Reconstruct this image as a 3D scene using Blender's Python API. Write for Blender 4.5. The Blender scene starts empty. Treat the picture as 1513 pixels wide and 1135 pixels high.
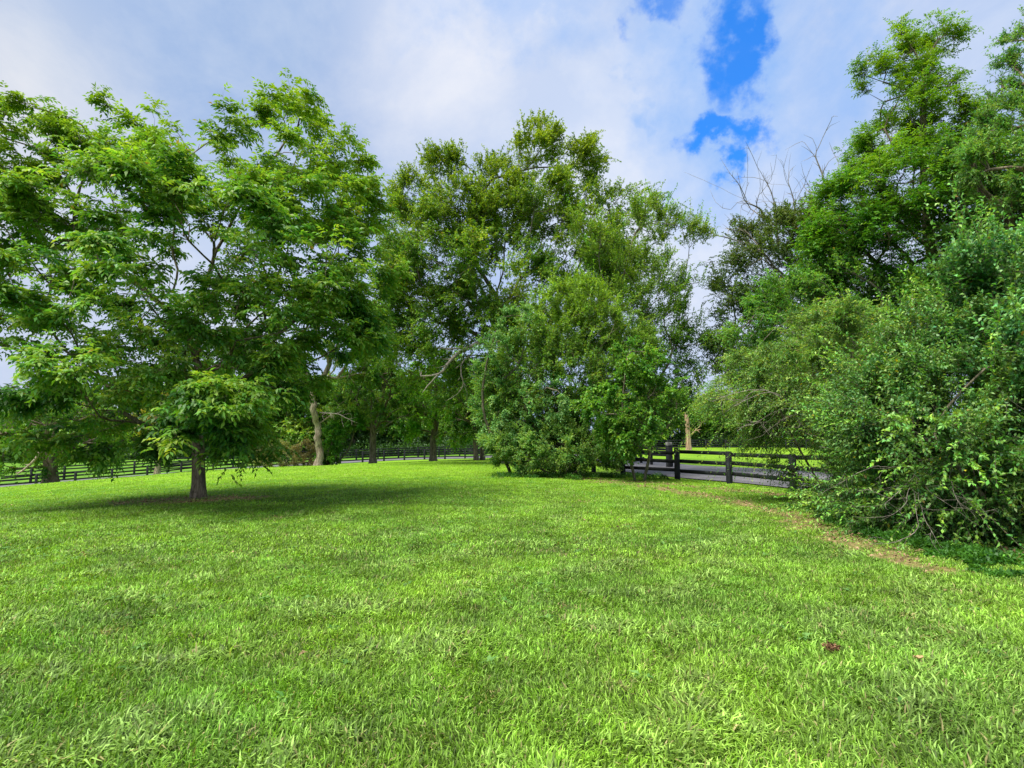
import bpy, math, random
import numpy as np

SC = bpy.context.scene
COL = SC.collection
rng = np.random.default_rng(7)
F = 825.0; CX = 756.5; CY = 567.5; HOR = 645.0; EYE = 1.6
TH = math.atan((HOR - CY) / F)
ct, st = math.cos(TH), math.sin(TH)

def ray(px, py):
    u = px - CX; v = CY - py
    return np.array([u, F*ct - v*st, F*st + v*ct])
def P(px, py, Y):
    r = ray(px, py); r = r * (Y / r[1])
    return np.array([r[0], Y, EYE + r[2]])

# ------------------------------------------------------------------ terrain
cp = []
for x in (-14, -7, 0, 7, 14):
    for y in (-10, 0, 5, 10):
        cp.append((x, y, 0.0 if x > -10 else -0.1))
def c(px, py, D, dz=0.0):
    p = P(px, py, D); cp.append((p[0], p[1], p[2] + dz))
c(293, 737, 14.7); c(0, 751, 15); c(500, 725, 16.5); c(760, 724, 16.5)
c(0, 720.5, 30); c(200, 704.5, 32); c(350, 692.5, 36); c(440, 690, 40)
c(-200, 745, 28)
c(0, 722, 46, -.35); c(200, 706, 50, -.3); c(350, 693, 54, -.1)
c(0, 719, 52); c(200, 703, 56); c(-300, 745, 50)
c(468, 689, 47); c(550, 685, 50); c(640, 681, 50); c(703, 679, 50)
c(500, 685.5, 62); c(600, 680, 67); c(700, 677.5, 72)
c(0, 694, 75); c(200, 682, 78); c(400, 677, 82); c(600, 671, 88); c(700, 668, 90)
c(-400, 715, 75)
cp += [(6.6, 22.5, -.12), (7.93, 20.6, -.13), (8.95, 18, -.16), (4.5, 26, -.15), (1, 24, -.06), (14, 24, -.3), (15, 31, -.25),
       (10, 36, -.25), (9, 50, -.3), (22, 20, -.3), (22, 45, -.3), (20, 80, -.3), (45, 85, -.3), (45, 40, -.3), (30, 10, -.2), (-30, -10, -1.0), (-30, 10, -1.3)]
cp = np.array(cp)
def tps(d2): return 0.5 * d2 * np.log(d2 + 1e-9)
_n = len(cp)
_K = tps(((cp[:, None, :2] - cp[None, :, :2])**2).sum(2)) + np.eye(_n) * 3.0
_Pm = np.c_[np.ones(_n), cp[:, :2]]
_A = np.zeros((_n+3, _n+3)); _A[:_n, :_n] = _K; _A[:_n, _n:] = _Pm; _A[_n:, :_n] = _Pm.T
_w = np.linalg.solve(_A, np.r_[cp[:, 2], 0, 0, 0])
def gz(x, y):
    x = np.atleast_1d(np.asarray(x, float)); y = np.atleast_1d(np.asarray(y, float))
    out = np.empty(x.shape)
    xf, yf, of = x.ravel(), y.ravel(), np.empty(x.size)
    for i in range(0, x.size, 20000):
        a = xf[i:i+20000]; b = yf[i:i+20000]
        d2 = (a[:, None]-cp[None, :, 0])**2 + (b[:, None]-cp[None, :, 1])**2
        v = tps(d2) @ _w[:_n] + _w[_n] + _w[_n+1]*a + _w[_n+2]*b
        cx = np.clip((np.hypot(a, b) - 85) / 60, 0, 1); cx = cx*cx*(3-2*cx)
        tgt = np.where(a < 0, -1.5, -0.3)
        of[i:i+20000] = v*(1-cx) + tgt*cx
    out = of.reshape(x.shape)
    return out
def gz1(x, y): return float(gz(x, y)[0])

def noise2(x, y, scale, seed, n=10):
    r = np.random.default_rng(seed); v = np.zeros_like(x)
    for i in range(n):
        a = r.uniform(0, 2*math.pi); k = 2*math.pi/scale * r.uniform(.6, 1.7)
        v += np.sin(k*(x*math.cos(a)+y*math.sin(a)) + r.uniform(0, 6.28) + 1.3*np.sin(k*.45*(y*math.cos(a)-x*math.sin(a))+r.uniform(0, 6)))
    return v / math.sqrt(n/2) * .5        # about -1..1

# ------------------------------------------------------------------ paths
near_fence = np.array([(-47, 44.5), (-42, 46), (-33.7, 50), (-26.6, 54), (-19.3, 62), (-11.5, 68), (-4.9, 71), (1.5, 69), (5, 60), (5.6, 48), (5.0, 36), (4.7, 27.5),
                       (6.6, 22.5), (7.93, 20.6), (8.95, 18), (9.9, 15.8), (10.9, 13.6)])
litter_path = [(3.2, 20.5), (4.6, 18.2), (5.6, 14.7), (5.7, 11.5), (5.15, 8.5), (5.1, 7.2)]
TREE = P(293, 737, 14.7)
def seg_dist(x, y, path):
    d = np.full(x.shape, 1e9)
    for (ax, ay), (bx, by) in zip(path[:-1], path[1:]):
        vx, vy = bx-ax, by-ay; L = vx*vx+vy*vy
        t = np.clip(((x-ax)*vx+(y-ay)*vy)/L, 0, 1)
        d = np.minimum(d, np.hypot(x-ax-t*vx, y-ay-t*vy))
    return d
def dirt(x, y):
    n = noise2(x, y, 1.1, 5); n2 = noise2(x, y, .35, 6)
    d1 = np.hypot((x-TREE[0]+.35)/2.3, (y-TREE[1]+.1)/1.05)
    a = np.clip((1.15 - d1 + .22*n + .12*n2)*1.9, 0, 1)
    d2 = seg_dist(x, y, litter_path)
    b = np.clip((.62 - d2 + .30*n + .25*n2)*1.8, 0, 1) * .93
    d3 = seg_dist(x, y, [(2.0, 22.6), (4.6, 20.6), (8.2, 16.6)])
    e = np.clip((.9 - d3 + .45*n + .3*n2)*1.2, 0, 1) * .85
    n3 = noise2(x, y, 2.3, 9); n4 = noise2(x, y, .5, 10)
    g = np.clip((n3 + .5*n4 - 1.12)*2.2, 0, 1) * .55
    s = np.clip((4.6 - np.hypot((x-10.6)/1.0, (y-9)/1.7) + .3*n)*1.0, 0, 1) * .85
    return np.maximum.reduce([a, b, e, g, s])
def inside(x, y, poly):
    r = np.zeros(x.shape, bool)
    j = len(poly)-1
    for i in range(len(poly)):
        xi, yi = poly[i]; xj, yj = poly[j]
        m = ((yi > y) != (yj > y)) & (x < (xj-xi)*(y-yi)/(yj-yi+1e-12)+xi)
        r ^= m; j = i
    return r
lawn_poly = [(-47, -5)] + [tuple(p) for p in near_fence] + [(11.6, 11.5), (13, -5)]

# ------------------------------------------------------------------ helpers
def mesh_obj(name, verts, faces, mat, parent=None, cols=None, smooth=False, loc=None, attr=None):
    verts = np.asarray(verts, np.float32)
    if loc is not None: verts = verts - np.asarray(loc, np.float32)
    faces = np.asarray(faces, np.int32)
    me = bpy.data.meshes.new(name)
    k = faces.shape[1]
    me.vertices.add(len(verts)); me.vertices.foreach_set('co', verts.ravel())
    me.loops.add(faces.size); me.loops.foreach_set('vertex_index', faces.ravel())
    me.polygons.add(len(faces)); me.polygons.foreach_set('loop_start', np.arange(0, faces.size, k, dtype=np.int32))
    me.polygons.foreach_set('loop_total', np.full(len(faces), k, np.int32))
    if smooth: me.polygons.foreach_set('use_smooth', np.ones(len(faces), bool))
    if cols is not None:
        a = me.attributes.new('tint', 'FLOAT_COLOR', 'FACE')
        cc = np.ones((len(faces), 4), np.float32); cc[:, :3] = cols
        a.data.foreach_set('color', cc.ravel())
    if attr is not None:
        for an, av in attr.items():
            a = me.attributes.new(an, 'FLOAT', 'POINT'); a.data.foreach_set('value', np.asarray(av, np.float32))
    me.materials.append(mat)
    me.update(calc_edges=True); me.validate()
    o = bpy.data.objects.new(name, me); COL.objects.link(o)
    if parent is not None: o.parent = parent
    return o
def tag(o, label=None, cat=None, group=None, kind=None):
    if label: o['label'] = label
    if cat: o['category'] = cat
    if group: o['group'] = group
    if kind: o['kind'] = kind
    return o
def empty(name, loc, label, cat, group=None):
    o = bpy.data.objects.new(name, None); COL.objects.link(o); o.location = tuple(float(v) for v in loc)
    o.empty_display_size = .3
    return tag(o, label, cat, group)

def unit(v): return v / (np.linalg.norm(v, axis=-1, keepdims=True) + 1e-9)

# ------------------------------------------------------------------ materials
def newmat(name):
    m = bpy.data.materials.new(name); m.use_nodes = True
    nt = m.node_tree; nt.nodes.clear()
    return m, nt, nt.nodes, nt.links
def leaf_mat(name, trans=.35, gain=1.0, rough=.5, spec=.35, tmul=(1.35, 1.25, .5)):
    m, nt, N, L = newmat(name)
    out = N.new('ShaderNodeOutputMaterial'); at = N.new('ShaderNodeAttribute'); at.attribute_name = 'tint'
    tc = N.new('ShaderNodeTexCoord'); nz = N.new('ShaderNodeTexNoise'); nz.inputs['Scale'].default_value = 1.1; nz.inputs['Detail'].default_value = 3
    L.new(tc.outputs['Object'], nz.inputs['Vector'])
    hsv = N.new('ShaderNodeHueSaturation'); L.new(at.outputs['Color'], hsv.inputs['Color'])
    mr = N.new('ShaderNodeMapRange'); mr.inputs[1].default_value = .3; mr.inputs[2].default_value = .7; mr.inputs[3].default_value = .78*gain; mr.inputs[4].default_value = 1.25*gain
    L.new(nz.outputs['Fac'], mr.inputs[0]); L.new(mr.outputs[0], hsv.inputs['Value'])
    p = N.new('ShaderNodeBsdfPrincipled'); p.inputs['Roughness'].default_value = rough; p.inputs['Specular IOR Level'].default_value = spec
    L.new(hsv.outputs[0], p.inputs['Base Color'])
    t = N.new('ShaderNodeBsdfTranslucent')
    mu = N.new('ShaderNodeMix'); mu.data_type = 'RGBA'; mu.blend_type = 'MULTIPLY'; mu.inputs[0].default_value = 1
    L.new(hsv.outputs[0], mu.inputs[6]); mu.inputs[7].default_value = (*tmul, 1)
    L.new(mu.outputs[2], t.inputs['Color'])
    mx = N.new('ShaderNodeMixShader'); mx.inputs[0].default_value = trans
    L.new(p.outputs[0], mx.inputs[1]); L.new(t.outputs[0], mx.inputs[2]); L.new(mx.outputs[0], out.inputs[0])
    return m
def bark_mat(name, c1, c2, scale=9, stretch=.22, bump=.6):
    m, nt, N, L = newmat(name)
    out = N.new('ShaderNodeOutputMaterial'); tc = N.new('ShaderNodeTexCoord'); mp = N.new('ShaderNodeMapping')
    mp.inputs['Scale'].default_value = (1, 1, stretch)
    L.new(tc.outputs['Object'], mp.inputs[0])
    nz = N.new('ShaderNodeTexNoise'); nz.inputs['Scale'].default_value = scale; nz.inputs['Detail'].default_value = 7; nz.inputs['Roughness'].default_value = .65
    vo = N.new('ShaderNodeTexVoronoi'); vo.feature = 'DISTANCE_TO_EDGE'; vo.inputs['Scale'].default_value = scale*1.8
    L.new(mp.outputs[0], nz.inputs['Vector']); L.new(mp.outputs[0], vo.inputs['Vector'])
    cr = N.new('ShaderNodeValToRGB'); cr.color_ramp.elements[0].position = .33; cr.color_ramp.elements[1].position = .68
    cr.color_ramp.elements[0].color = (*c1, 1); cr.color_ramp.elements[1].color = (*c2, 1)
    L.new(nz.outputs['Fac'], cr.inputs[0])
    mr = N.new('ShaderNodeMapRange'); mr.inputs[2].default_value = .12; mr.inputs[3].default_value = .45; mr.inputs[4].default_value = 1
    L.new(vo.outputs['Distance'], mr.inputs[0])
    mu = N.new('ShaderNodeMix'); mu.data_type = 'RGBA'; mu.blend_type = 'MULTIPLY'; mu.inputs[0].default_value = .8
    L.new(cr.outputs[0], mu.inputs[6]); L.new(mr.outputs[0], mu.inputs[7])
    p = N.new('ShaderNodeBsdfPrincipled'); p.inputs['Roughness'].default_value = .9; p.inputs['Specular IOR Level'].default_value = .15
    L.new(mu.outputs[2], p.inputs['Base Color'])
    ma = N.new('ShaderNodeMath'); ma.operation = 'ADD'; L.new(nz.outputs['Fac'], ma.inputs[0]); L.new(mr.outputs[0], ma.inputs[1])
    b = N.new('ShaderNodeBump'); b.inputs['Strength'].default_value = bump; b.inputs['Distance'].default_value = .03
    L.new(ma.outputs[0], b.inputs['Height']); L.new(b.outputs[0], p.inputs['Normal']); L.new(p.outputs[0], out.inputs[0])
    return m
M_BARK = bark_mat('brown_bark', (.065, .05, .036), (.30, .24, .18))
M_BARKG = bark_mat('grey_bark', (.07, .06, .045), (.24, .21, .16), 7)
M_BARKP = bark_mat('pale_bark', (.16, .11, .07), (.5, .42, .32), 5)
M_SNAG = bark_mat('bare_wood', (.22, .12, .06), (.6, .45, .32), 3, .12)
M_DEAD = bark_mat('dead_twigs', (.14, .12, .1), (.36, .32, .27), 7)
M_STEM = bark_mat('shrub_stems', (.08, .07, .045), (.28, .25, .17), 12)
M_LEAF = leaf_mat('foliage', .38)
M_LEAFG = leaf_mat('glossy_foliage', .25, rough=.5, spec=.35)
M_GRASS = leaf_mat('grass_blades', .38, rough=.55, spec=.3, tmul=(1.2, 1.2, .5))
M_LITTER = leaf_mat('dry_leaves', .1, rough=.8, spec=.1, tmul=(1, 1, 1))

# ------------------------------------------------------------------ plant generator
def grow(roots, att, bf, step, angp, curve, r):
    """roots: list of polylines (n,3); returns nodes, parent"""
    pos = []; par = []; dr = []; pl = []
    for poly in roots:
        prev = -1
        for i, p in enumerate(poly):
            pos.append(p); par.append(prev)
            d = (poly[min(i+1, len(poly)-1)] - poly[max(i-1, 0)]) if len(poly) > 1 else np.array([0, 0, 1.])
            dr.append(d/(np.linalg.norm(d)+1e-9)); pl.append(0 if prev < 0 else pl[prev] + np.linalg.norm(p-pos[prev])); prev = len(pos)-1
    base_n = len(pos); minattach = np.ones(len(pos), bool)
    k = 0
    for poly in roots:
        m = len(poly); minattach[k:k+max(1, int(m*.45))] = False; k += m
    cap = len(pos) + len(att)*60
    PO = np.zeros((cap, 3)); DI = np.zeros((cap, 3)); PL = np.zeros(cap); OK = np.zeros(cap, bool); PA = np.full(cap, -1)
    n = len(pos); PO[:n] = pos; DI[:n] = dr; PL[:n] = pl; OK[:n] = minattach; PA[:n] = par
    for a in att:
        v = a - PO[:n]; d = np.linalg.norm(v, axis=1)
        cosa = (v*DI[:n]).sum(1)/(d+1e-9)
        cost = d*(1 + angp*(1-cosa)) + bf*PL[:n]
        cost[~OK[:n]] = 1e9
        i = int(cost.argmin()); D = d[i]
        if D < 1e-3: continue
        m = max(1, int(round(D/step)))
        if n + m >= cap: break
        ctrl = PO[i] + DI[i]*D*curve + r.normal(0, .06*D, 3)
        t = np.arange(1, m+1)/m
        pts = ((1-t)**2)[:, None]*PO[i] + (2*t*(1-t))[:, None]*ctrl + (t**2)[:, None]*a
        pts[:-1] += r.normal(0, .035*step, (m-1, 3))
        prev = i
        for q in pts:
            PO[n] = q; dd = q-PO[prev]; l = np.linalg.norm(dd); DI[n] = dd/(l+1e-9); PL[n] = PL[prev]+l; OK[n] = True; PA[n] = prev; prev = n; n += 1
    return PO[:n], DI[:n], PA[:n], base_n

def tubes(PO, PA, R, A, rmin=0.0, maxr_sides=(8, 5, 3)):
    n = len(PO); kids = [[] for _ in range(n)]
    for i in range(n):
        if PA[i] >= 0: kids[PA[i]].append(i)
    V = []; Fc = []; off = 0
    starts = [(i, -1) for i in range(n) if PA[i] < 0]
    while starts:
        s, par = starts.pop()
        chain = [s]; cur = s
        while kids[cur]:
            ks = sorted(kids[cur], key=lambda q: -A[q]); nx = ks[0]
            for o in ks[1:]: starts.append((o, cur))
            chain.append(nx); cur = nx
        pts = PO[chain]; rr = R[chain].copy()
        if par >= 0:
            pts = np.vstack([PO[par], pts]); rr = np.r_[min(R[par], rr[0]*1.15), rr]
        if len(pts) < 2 or rr.max() < rmin: continue
        rr[-1] *= .35
        ns = maxr_sides[0] if rr.max() > .07 else maxr_sides[1] if rr.max() > .02 else maxr_sides[2]
        tg = np.gradient(pts, axis=0); tg = unit(tg)
        ref = np.array([1., 0, 0]) if abs(tg[0, 0]) < .8 else np.array([0, 1., 0])
        U = np.empty_like(pts); u = unit(ref - tg[0]*(ref@tg[0]))
        for k in range(len(pts)):
            u = unit(u - tg[k]*(u@tg[k])); U[k] = u
        W = np.cross(tg, U)
        an = np.arange(ns)/ns*2*math.pi
        ring = pts[:, None, :] + rr[:, None, None]*(np.cos(an)[None, :, None]*U[:, None, :] + np.sin(an)[None, :, None]*W[:, None, :])
        V.append(ring.reshape(-1, 3)); m = len(pts)
        ii = np.arange(m-1)[:, None]*ns; jj = np.arange(ns)[None, :]; j2 = (jj+1) % ns
        q = np.stack([ii+jj, ii+j2, ii+ns+j2, ii+ns+jj], -1).reshape(-1, 4) + off
        Fc.append(q); off += m*ns
    return np.vstack(V), np.vstack(Fc)

def leaf_quads(b, d, nrm, L, W, fold=.25, curl=.15):
    """b,d,nrm (n,3)  L,W (n,)"""
    s = unit(np.cross(d, nrm)); up = unit(np.cross(s, d))
    L = L[:, None]; W = W[:, None]
    m = b + d*L*.48
    v0 = b; v2 = b + d*L - up*L*curl
    v1 = m + s*W*.5 + up*W*fold; v3 = m - s*W*.5 + up*W*fold
    V = np.stack([v0, v1, v2, v3], 1).reshape(-1, 3)
    Fc = np.arange(len(b)*4).reshape(-1, 4)
    return V, Fc

def foliage(PO, DI, A, center, st, r, tint_dark, tint_light):
    """st: dict n(sprays) per(leaves per twig) tl(twig len) L,W, pinnate, spread, thr, droop, up"""
    idx = np.nonzero(A <= st.get('thr', 2))[0]
    w = np.ones(len(idx)); 
    ns = st['n']
    q0 = PO[idx]; cl = noise2(q0[:, 0]+.6*q0[:, 2], q0[:, 1]+.8*q0[:, 2], st.get('gap', 1.6), 71)
    w = (r.uniform(.05, 1, len(idx))**st.get('cw', 1.0))*np.clip(.55+cl*st.get('gapk', .6), .04, 2)
    if st.get('high') is not None: w = w*np.clip((q0[:, 2]-st['high'][0])/(st['high'][1]-st['high'][0]), 0, 1)
    if st.get('outer'): dist = np.linalg.norm(q0-center, axis=1); w = w*(dist/dist.max())**st['outer']
    ch = r.choice(idx, ns, p=w/w.sum())
    o = PO[ch] + r.normal(0, st.get('jit', .05), (ns, 3))
    outw = unit(PO[ch] - center)
    d = unit(DI[ch]*.6 + outw*st.get('out', .5) + r.normal(0, .5, (ns, 3))*st.get('spread', 1) + np.array([0, 0, st.get('up', .1)]))
    if st.get('flat'): d[:, 2] *= st['flat']; d = unit(d)
    tl = st['tl']*r.uniform(.45, 1.15, ns)
    per = st['per']
    t = (np.arange(per)[None, :] + r.uniform(.1, 1, (ns, per)))/per
    dro = st.get('droop', .25)
    pos = o[:, None, :] + d[:, None, :]*(t*tl[:, None])[..., None]; pos[..., 2] -= dro*(t**2)*tl[:, None]
    tw = None
    if st.get('twigs'):
        e = o + d*tl[:, None]; e[:, 2] -= dro*tl; mid = o + d*(tl*.5)[:, None]; mid[:, 2] -= dro*.25*tl
        tr = st['twigs']; ax = unit(np.cross(d, np.array([0, 0, 1.])+r.normal(0, .2, (ns, 3)))); bx = np.cross(ax, d)
        rings = []
        for cpt, q in ((o, 1.), (mid, .75), (e, .3)):
            for k in range(3):
                a = k*2.094
                rings.append(cpt + tr*q*(math.cos(a)*ax + math.sin(a)*bx))
        Vt = np.stack(rings, 1).reshape(-1, 3)
        fq = []
        for lv in range(2):
            for k in range(3): fq.append([lv*3+k, lv*3+(k+1) % 3, lv*3+3+(k+1) % 3, lv*3+3+k])
        Ft = (np.array(fq)[None] + (np.arange(ns)*9)[:, None, None]).reshape(-1, 4)
        tw = (Vt, Ft)
    # local direction per leaf
    dd = np.repeat(d[:, None, :], per, 1).copy(); dd[..., 2] -= dro*2*t; dd = unit(dd)
    sprayc = r.uniform(0, 1, ns)
    young = np.clip(t, 0, 1)
    if st.get('pinnate'):
        k = st['pinnate']
        sgn = np.where((np.arange(per) % 2) == 0, 1, -1)[None, :, None]
        side = unit(np.cross(dd, np.array([0, 0, 1.]) + r.normal(0, .35, dd.shape)))
        ra = unit(dd*.55 + side*sgn*.8 + r.normal(0, .25, dd.shape) + np.array([0, 0, .12]))
        rl = st['rl']*r.uniform(.7, 1.15, (ns, per))
        j = np.arange(k); tt = (.25 + .75*(j//2+.0)/((k-1)//2)); tt = np.minimum(tt, 1.)
        sg = np.where(j % 2 == 0, 1., -1.); sg[-1] = 0
        p = pos[:, :, None, :] + ra[:, :, None, :]*(tt[None, None, :]*rl[..., None])[..., None]
        p[..., 2] -= st.get('rdroop', .35)*(tt**2)[None, None, :]*rl[..., None]
        rd = np.repeat(ra[:, :, None, :], k, 2).copy(); rd[..., 2] -= st.get('rdroop', .35)*1.6*tt; rd = unit(rd)
        s2 = unit(np.cross(rd, np.array([0, 0, 1.]) + r.normal(0, .15, rd.shape)))
        ld = unit(rd*.65 + s2*sg[None, None, :, None]*.75 + np.array([0, 0, -st.get('ldroop', .3)]) + r.normal(0, .15, rd.shape))
        B = p.reshape(-1, 3); Dr = ld.reshape(-1, 3)
        sc = np.repeat(sprayc, per*k); yg = np.repeat(young.ravel(), k)
    else:
        B = pos.reshape(-1, 3)
        Dr = unit(dd*.55 + r.normal(0, .6, dd.shape) + np.array([0, 0, -st.get('ldroop', .1)])).reshape(-1, 3)
        sc = np.repeat(sprayc, per); yg = young.ravel()
    n = len(B)
    L = st['L']*r.uniform(.65, 1.2, n); W = st['W']*r.uniform(.75, 1.2, n)
    nr = unit(np.array([0, 0, 1.]) + r.normal(0, st.get('nj', .45), (n, 3)))
    V, Fc = leaf_quads(B, Dr, nr, L, W)
    clump = noise2(B[:, 0]*1.0+B[:, 2]*.7, B[:, 1]*.8+B[:, 2], st.get('cs', 2.2), 33)
    k = np.clip(.5*sc + .25*r.uniform(0, 1, n) + .3*clump + st.get('yg', .12)*yg, 0, 1)[:, None]
    C = np.array(tint_dark)*(1-k) + np.array(tint_light)*k
    C = C*np.stack([r.uniform(.7, 1.4, n)*(1+.12*clump), np.ones(n), r.uniform(.6, 1.5, n)], 1)
    bm = r.uniform(0, 1, n) < .006; C[bm] = np.array([.30, .22, .06])*r.uniform(.5, 1.1, (bm.sum(), 1))
    y = st.get('yellow', 0)
    if y:
        m = r.uniform(0, 1, n) < y
        C[m] = np.array(st.get('ycol', (.42, .36, .03)))*r.uniform(.6, 1.1, (m.sum(), 1))
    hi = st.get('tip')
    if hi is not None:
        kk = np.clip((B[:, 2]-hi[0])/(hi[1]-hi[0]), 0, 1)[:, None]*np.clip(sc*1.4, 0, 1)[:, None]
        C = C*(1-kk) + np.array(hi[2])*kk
    return V, Fc, C, tw

G_D = (.022, .085, .014); G_L = (.10, .24, .022)        # default leaf tints
def plant(name, label, cat, base, D, ells, natt, trunk_r, leaf, seed, fork=.3, stems=1, bf=.25, step=.45, angp=.6, curve=.35,
          bark=None, lmat=None, dark=G_D, light=G_L, group=None, crown_name='crown', trunk_name='trunk', parts=None, shell=.55,
          top=None, expo=2.3, rtip=.004, spread=.25, flare=.45, lean=(0, 0), wob=.05, leaf2=None, dark2=None, light2=None):
    r = np.random.default_rng(seed)
    bx, by = base
    b = P(bx, 650, D)[:2] if by is None else P(bx, by, D)[:2]
    b = np.array([b[0], b[1], gz1(b[0], b[1])])
    E = []
    for e in ells:
        px, py, rx, ry, off, rd = e[:6]; wt = e[6] if len(e) > 6 else 1.
        Dz = D + off; cc = P(px, py, Dz)
        E.append((cc, np.array([rx*Dz/F, rd, ry*Dz/F]), wt))
    vol = np.array([np.prod(e[1])**(.8)*e[2] for e in E]); vol /= vol.sum()
    cnt = np.maximum(2, np.round(vol*natt)).astype(int)
    att = []
    for (cc, rad, wt), k in zip(E, cnt):
        v = unit(r.normal(0, 1, (k*5, 3))); q = r.uniform(0, 1, (k*5, 1))**(1/3.) ; q = shell*1. * (1-(1-q)*.5) + (1-shell)*q
        pts = cc + v*q*rad
        # thin out to even spacing
        keep = []; 
        for p in pts:
            if len(keep) >= k: break
            if not keep or np.min(np.linalg.norm(np.array(keep)-p, axis=1)) > .55*(np.prod(rad)/max(k, 1))**(1/3.): keep.append(p)
        att += keep
    att = np.array(att); att = att[att[:, 2] > gz(att[:, 0], att[:, 1]) + .12]
    center = np.average(att, axis=0)
    if top is None: top = fork
    roots = []
    if stems == 1:
        fz = P(*fork[:2], D) if isinstance(fork, tuple) else b + (center-b)*fork
        if isinstance(fork, tuple): fz = np.array([fz[0], b[1]+(fork[2] if len(fork) > 2 else 0), fz[2]])
        m = max(4, int(np.linalg.norm(fz-b)/.3)); t = np.linspace(0, 1, m)[:, None]
        poly = b*(1-t)+fz*t; poly[1:-1, :2] += np.cumsum(r.normal(0, wob*.25, (m-2, 2)), 0)*.5
        poly[0, 2] -= .15; roots.append(poly)
    else:
        for k in range(stems):
            a = k*2.4+r.uniform(0, .8); s0 = b + np.array([math.cos(a), math.sin(a), 0])*spread*r.uniform(.2, 1)
            tgt = b + (center-b)*(fork if not isinstance(fork, tuple) else .4)*r.uniform(.7, 1.2) + np.array([math.cos(a), math.sin(a), 0])*spread*2.2
            m = 6; t = np.linspace(0, 1, m)[:, None]; poly = s0*(1-t)+tgt*t; poly[0, 2] -= .1; roots.append(poly)
    o0 = roots[0][-1]
    order = np.argsort(np.linalg.norm(att-o0, axis=1)*r.uniform(.75, 1.25, len(att)))
    # a few far attractors first: the main limbs
    far = order[-max(5, len(att)//40)*3:]; far = r.permutation(far)[:max(4, len(att)//45)]
    order = np.r_[far, [i for i in order if i not in set(far)]]
    PO, DI, PA, nb = grow(roots, att[order], bf, step, angp, curve, r)
    A = np.zeros(len(PO)); has = np.zeros(len(PO), bool)
    for i in range(len(PO)-1, -1, -1):
        if not has[i]: A[i] = 1
        if PA[i] >= 0: A[PA[i]] += A[i]; has[PA[i]] = True
    rootA = A[[i for i in range(len(PO)) if PA[i] < 0]].max()
    R = np.maximum(rtip, trunk_r*(A/rootA)**(1/expo))
    h = PO[:, 2]-b[2]
    if stems == 1: R = np.where((np.arange(len(PO)) < nb), R*(1+flare*np.exp(-np.maximum(h, 0)/.22)) * (1 - .12*np.clip(h/3, 0, 1)), R)
    root = empty(name, b, label, cat, group)
    V, Fc = tubes(PO, PA, R, A)
    LV, LF, LC, tw = foliage(PO, DI, A, center, leaf, r, dark, light)
    if leaf2:
        V2, F2, C2, tw2 = foliage(PO, DI, A, center, leaf2, r, dark2 or dark, light2 or light)
        LF = np.vstack([LF, F2+len(LV)]); LV = np.vstack([LV, V2]); LC = np.vstack([LC, C2])
        if tw2 is not None: Fc = np.vstack([Fc, tw2[1]+len(V)]); V = np.vstack([V, tw2[0]])
    if tw is not None:
        Fc = np.vstack([Fc, tw[1]+len(V)]); V = np.vstack([V, tw[0]])
    to = mesh_obj(trunk_name, V, Fc, bark or M_BARK, root, smooth=True, loc=b)
    co = mesh_obj(crown_name, LV, LF, lmat or M_LEAF, root, cols=LC, loc=b)
    return root, b

def dead_branch(parent, b, pts, r0, seed, n=26, size=1.0, mat=None, name='dead_branch', label=None):
    """bare branching limb grown along pts (world)"""
    r = np.random.default_rng(seed); pts = np.array(pts, float)
    L = np.linalg.norm(pts[-1]-pts[0]); ax = unit(pts[-1]-pts[0])
    t = r.uniform(.35, 1.1, n)
    att = pts[0] + ax*(t*L)[:, None] + r.normal(0, .22*L*size, (n, 3))*np.array([1, .8, .7])
    att = np.vstack([pts[1:], att[np.argsort(t)]])
    PO, DI, PA, nb = grow([np.linspace(pts[0], pts[0]+(pts[1]-pts[0])*.5, 3)], att, .1, L/12, 1.2, .3, r)
    A = np.zeros(len(PO)); has = np.zeros(len(PO), bool)
    for i in range(len(PO)-1, -1, -1):
        if not has[i]: A[i] = 1
        if PA[i] >= 0: A[PA[i]] += A[i]; has[PA[i]] = True
    R = np.maximum(min(.006, r0*.35), r0*(A/A[0])**.5)
    V, Fc = tubes(PO, PA, R, A)
    o = mesh_obj(name, V, Fc, mat or M_DEAD, parent, smooth=True, loc=b)
    if label: o['label'] = label
    return o

PINN = dict(pinnate=7, rl=.28)
# ---- pecan in the left foreground
pec_e = [(442,148,20,34,1,1.,2.4),(440,178,38,38,1,1.3,1.4),(500,235,48,40,1.5,1.5,1.2),(395,232,76,50,-.5,2.0),(300,230,70,45,0,2.0),(190,212,56,44,.5,1.8,1.1),(115,235,60,40,.6,1.6,1.2),(110,330,70,40,.5,1.8),(40,195,60,42,0,1.8,1.1),(-30,260,90,80,0,2),
  (225,300,100,55,-1,2.4),(330,320,110,65,-2.2,2.2),(450,320,90,60,0,2.4),(520,300,40,50,1,1.5),(60,330,95,50,-.5,2.2),(130,410,110,40,-1,2.2,.8),(30,410,80,35,0,2,.7),
  (290,410,120,55,-1.6,2.4),(430,400,110,55,-1,2.6),(530,400,55,60,.5,1.8),(60,500,95,36,-.8,2,.8),(200,480,110,42,-1,2.4),(420,480,120,45,-1.2,2.6),(520,485,50,34,-.5,1.8),
  (200,560,110,42,-1.5,2.4,1.3),(90,590,80,40,-1,2,1.4),(395,555,70,36,-.5,2.2,1.1),(350,590,65,38,-3.0,1.3,1.3),(310,640,65,33,-2.8,1.2,1.5),(300,510,90,40,1.5,2),(380,530,70,40,1.5,2),(235,520,60,30,1,1.6),(150,640,70,35,-1,1.6,1.2),(375,640,42,30,-1,1.4,1.1)]
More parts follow.
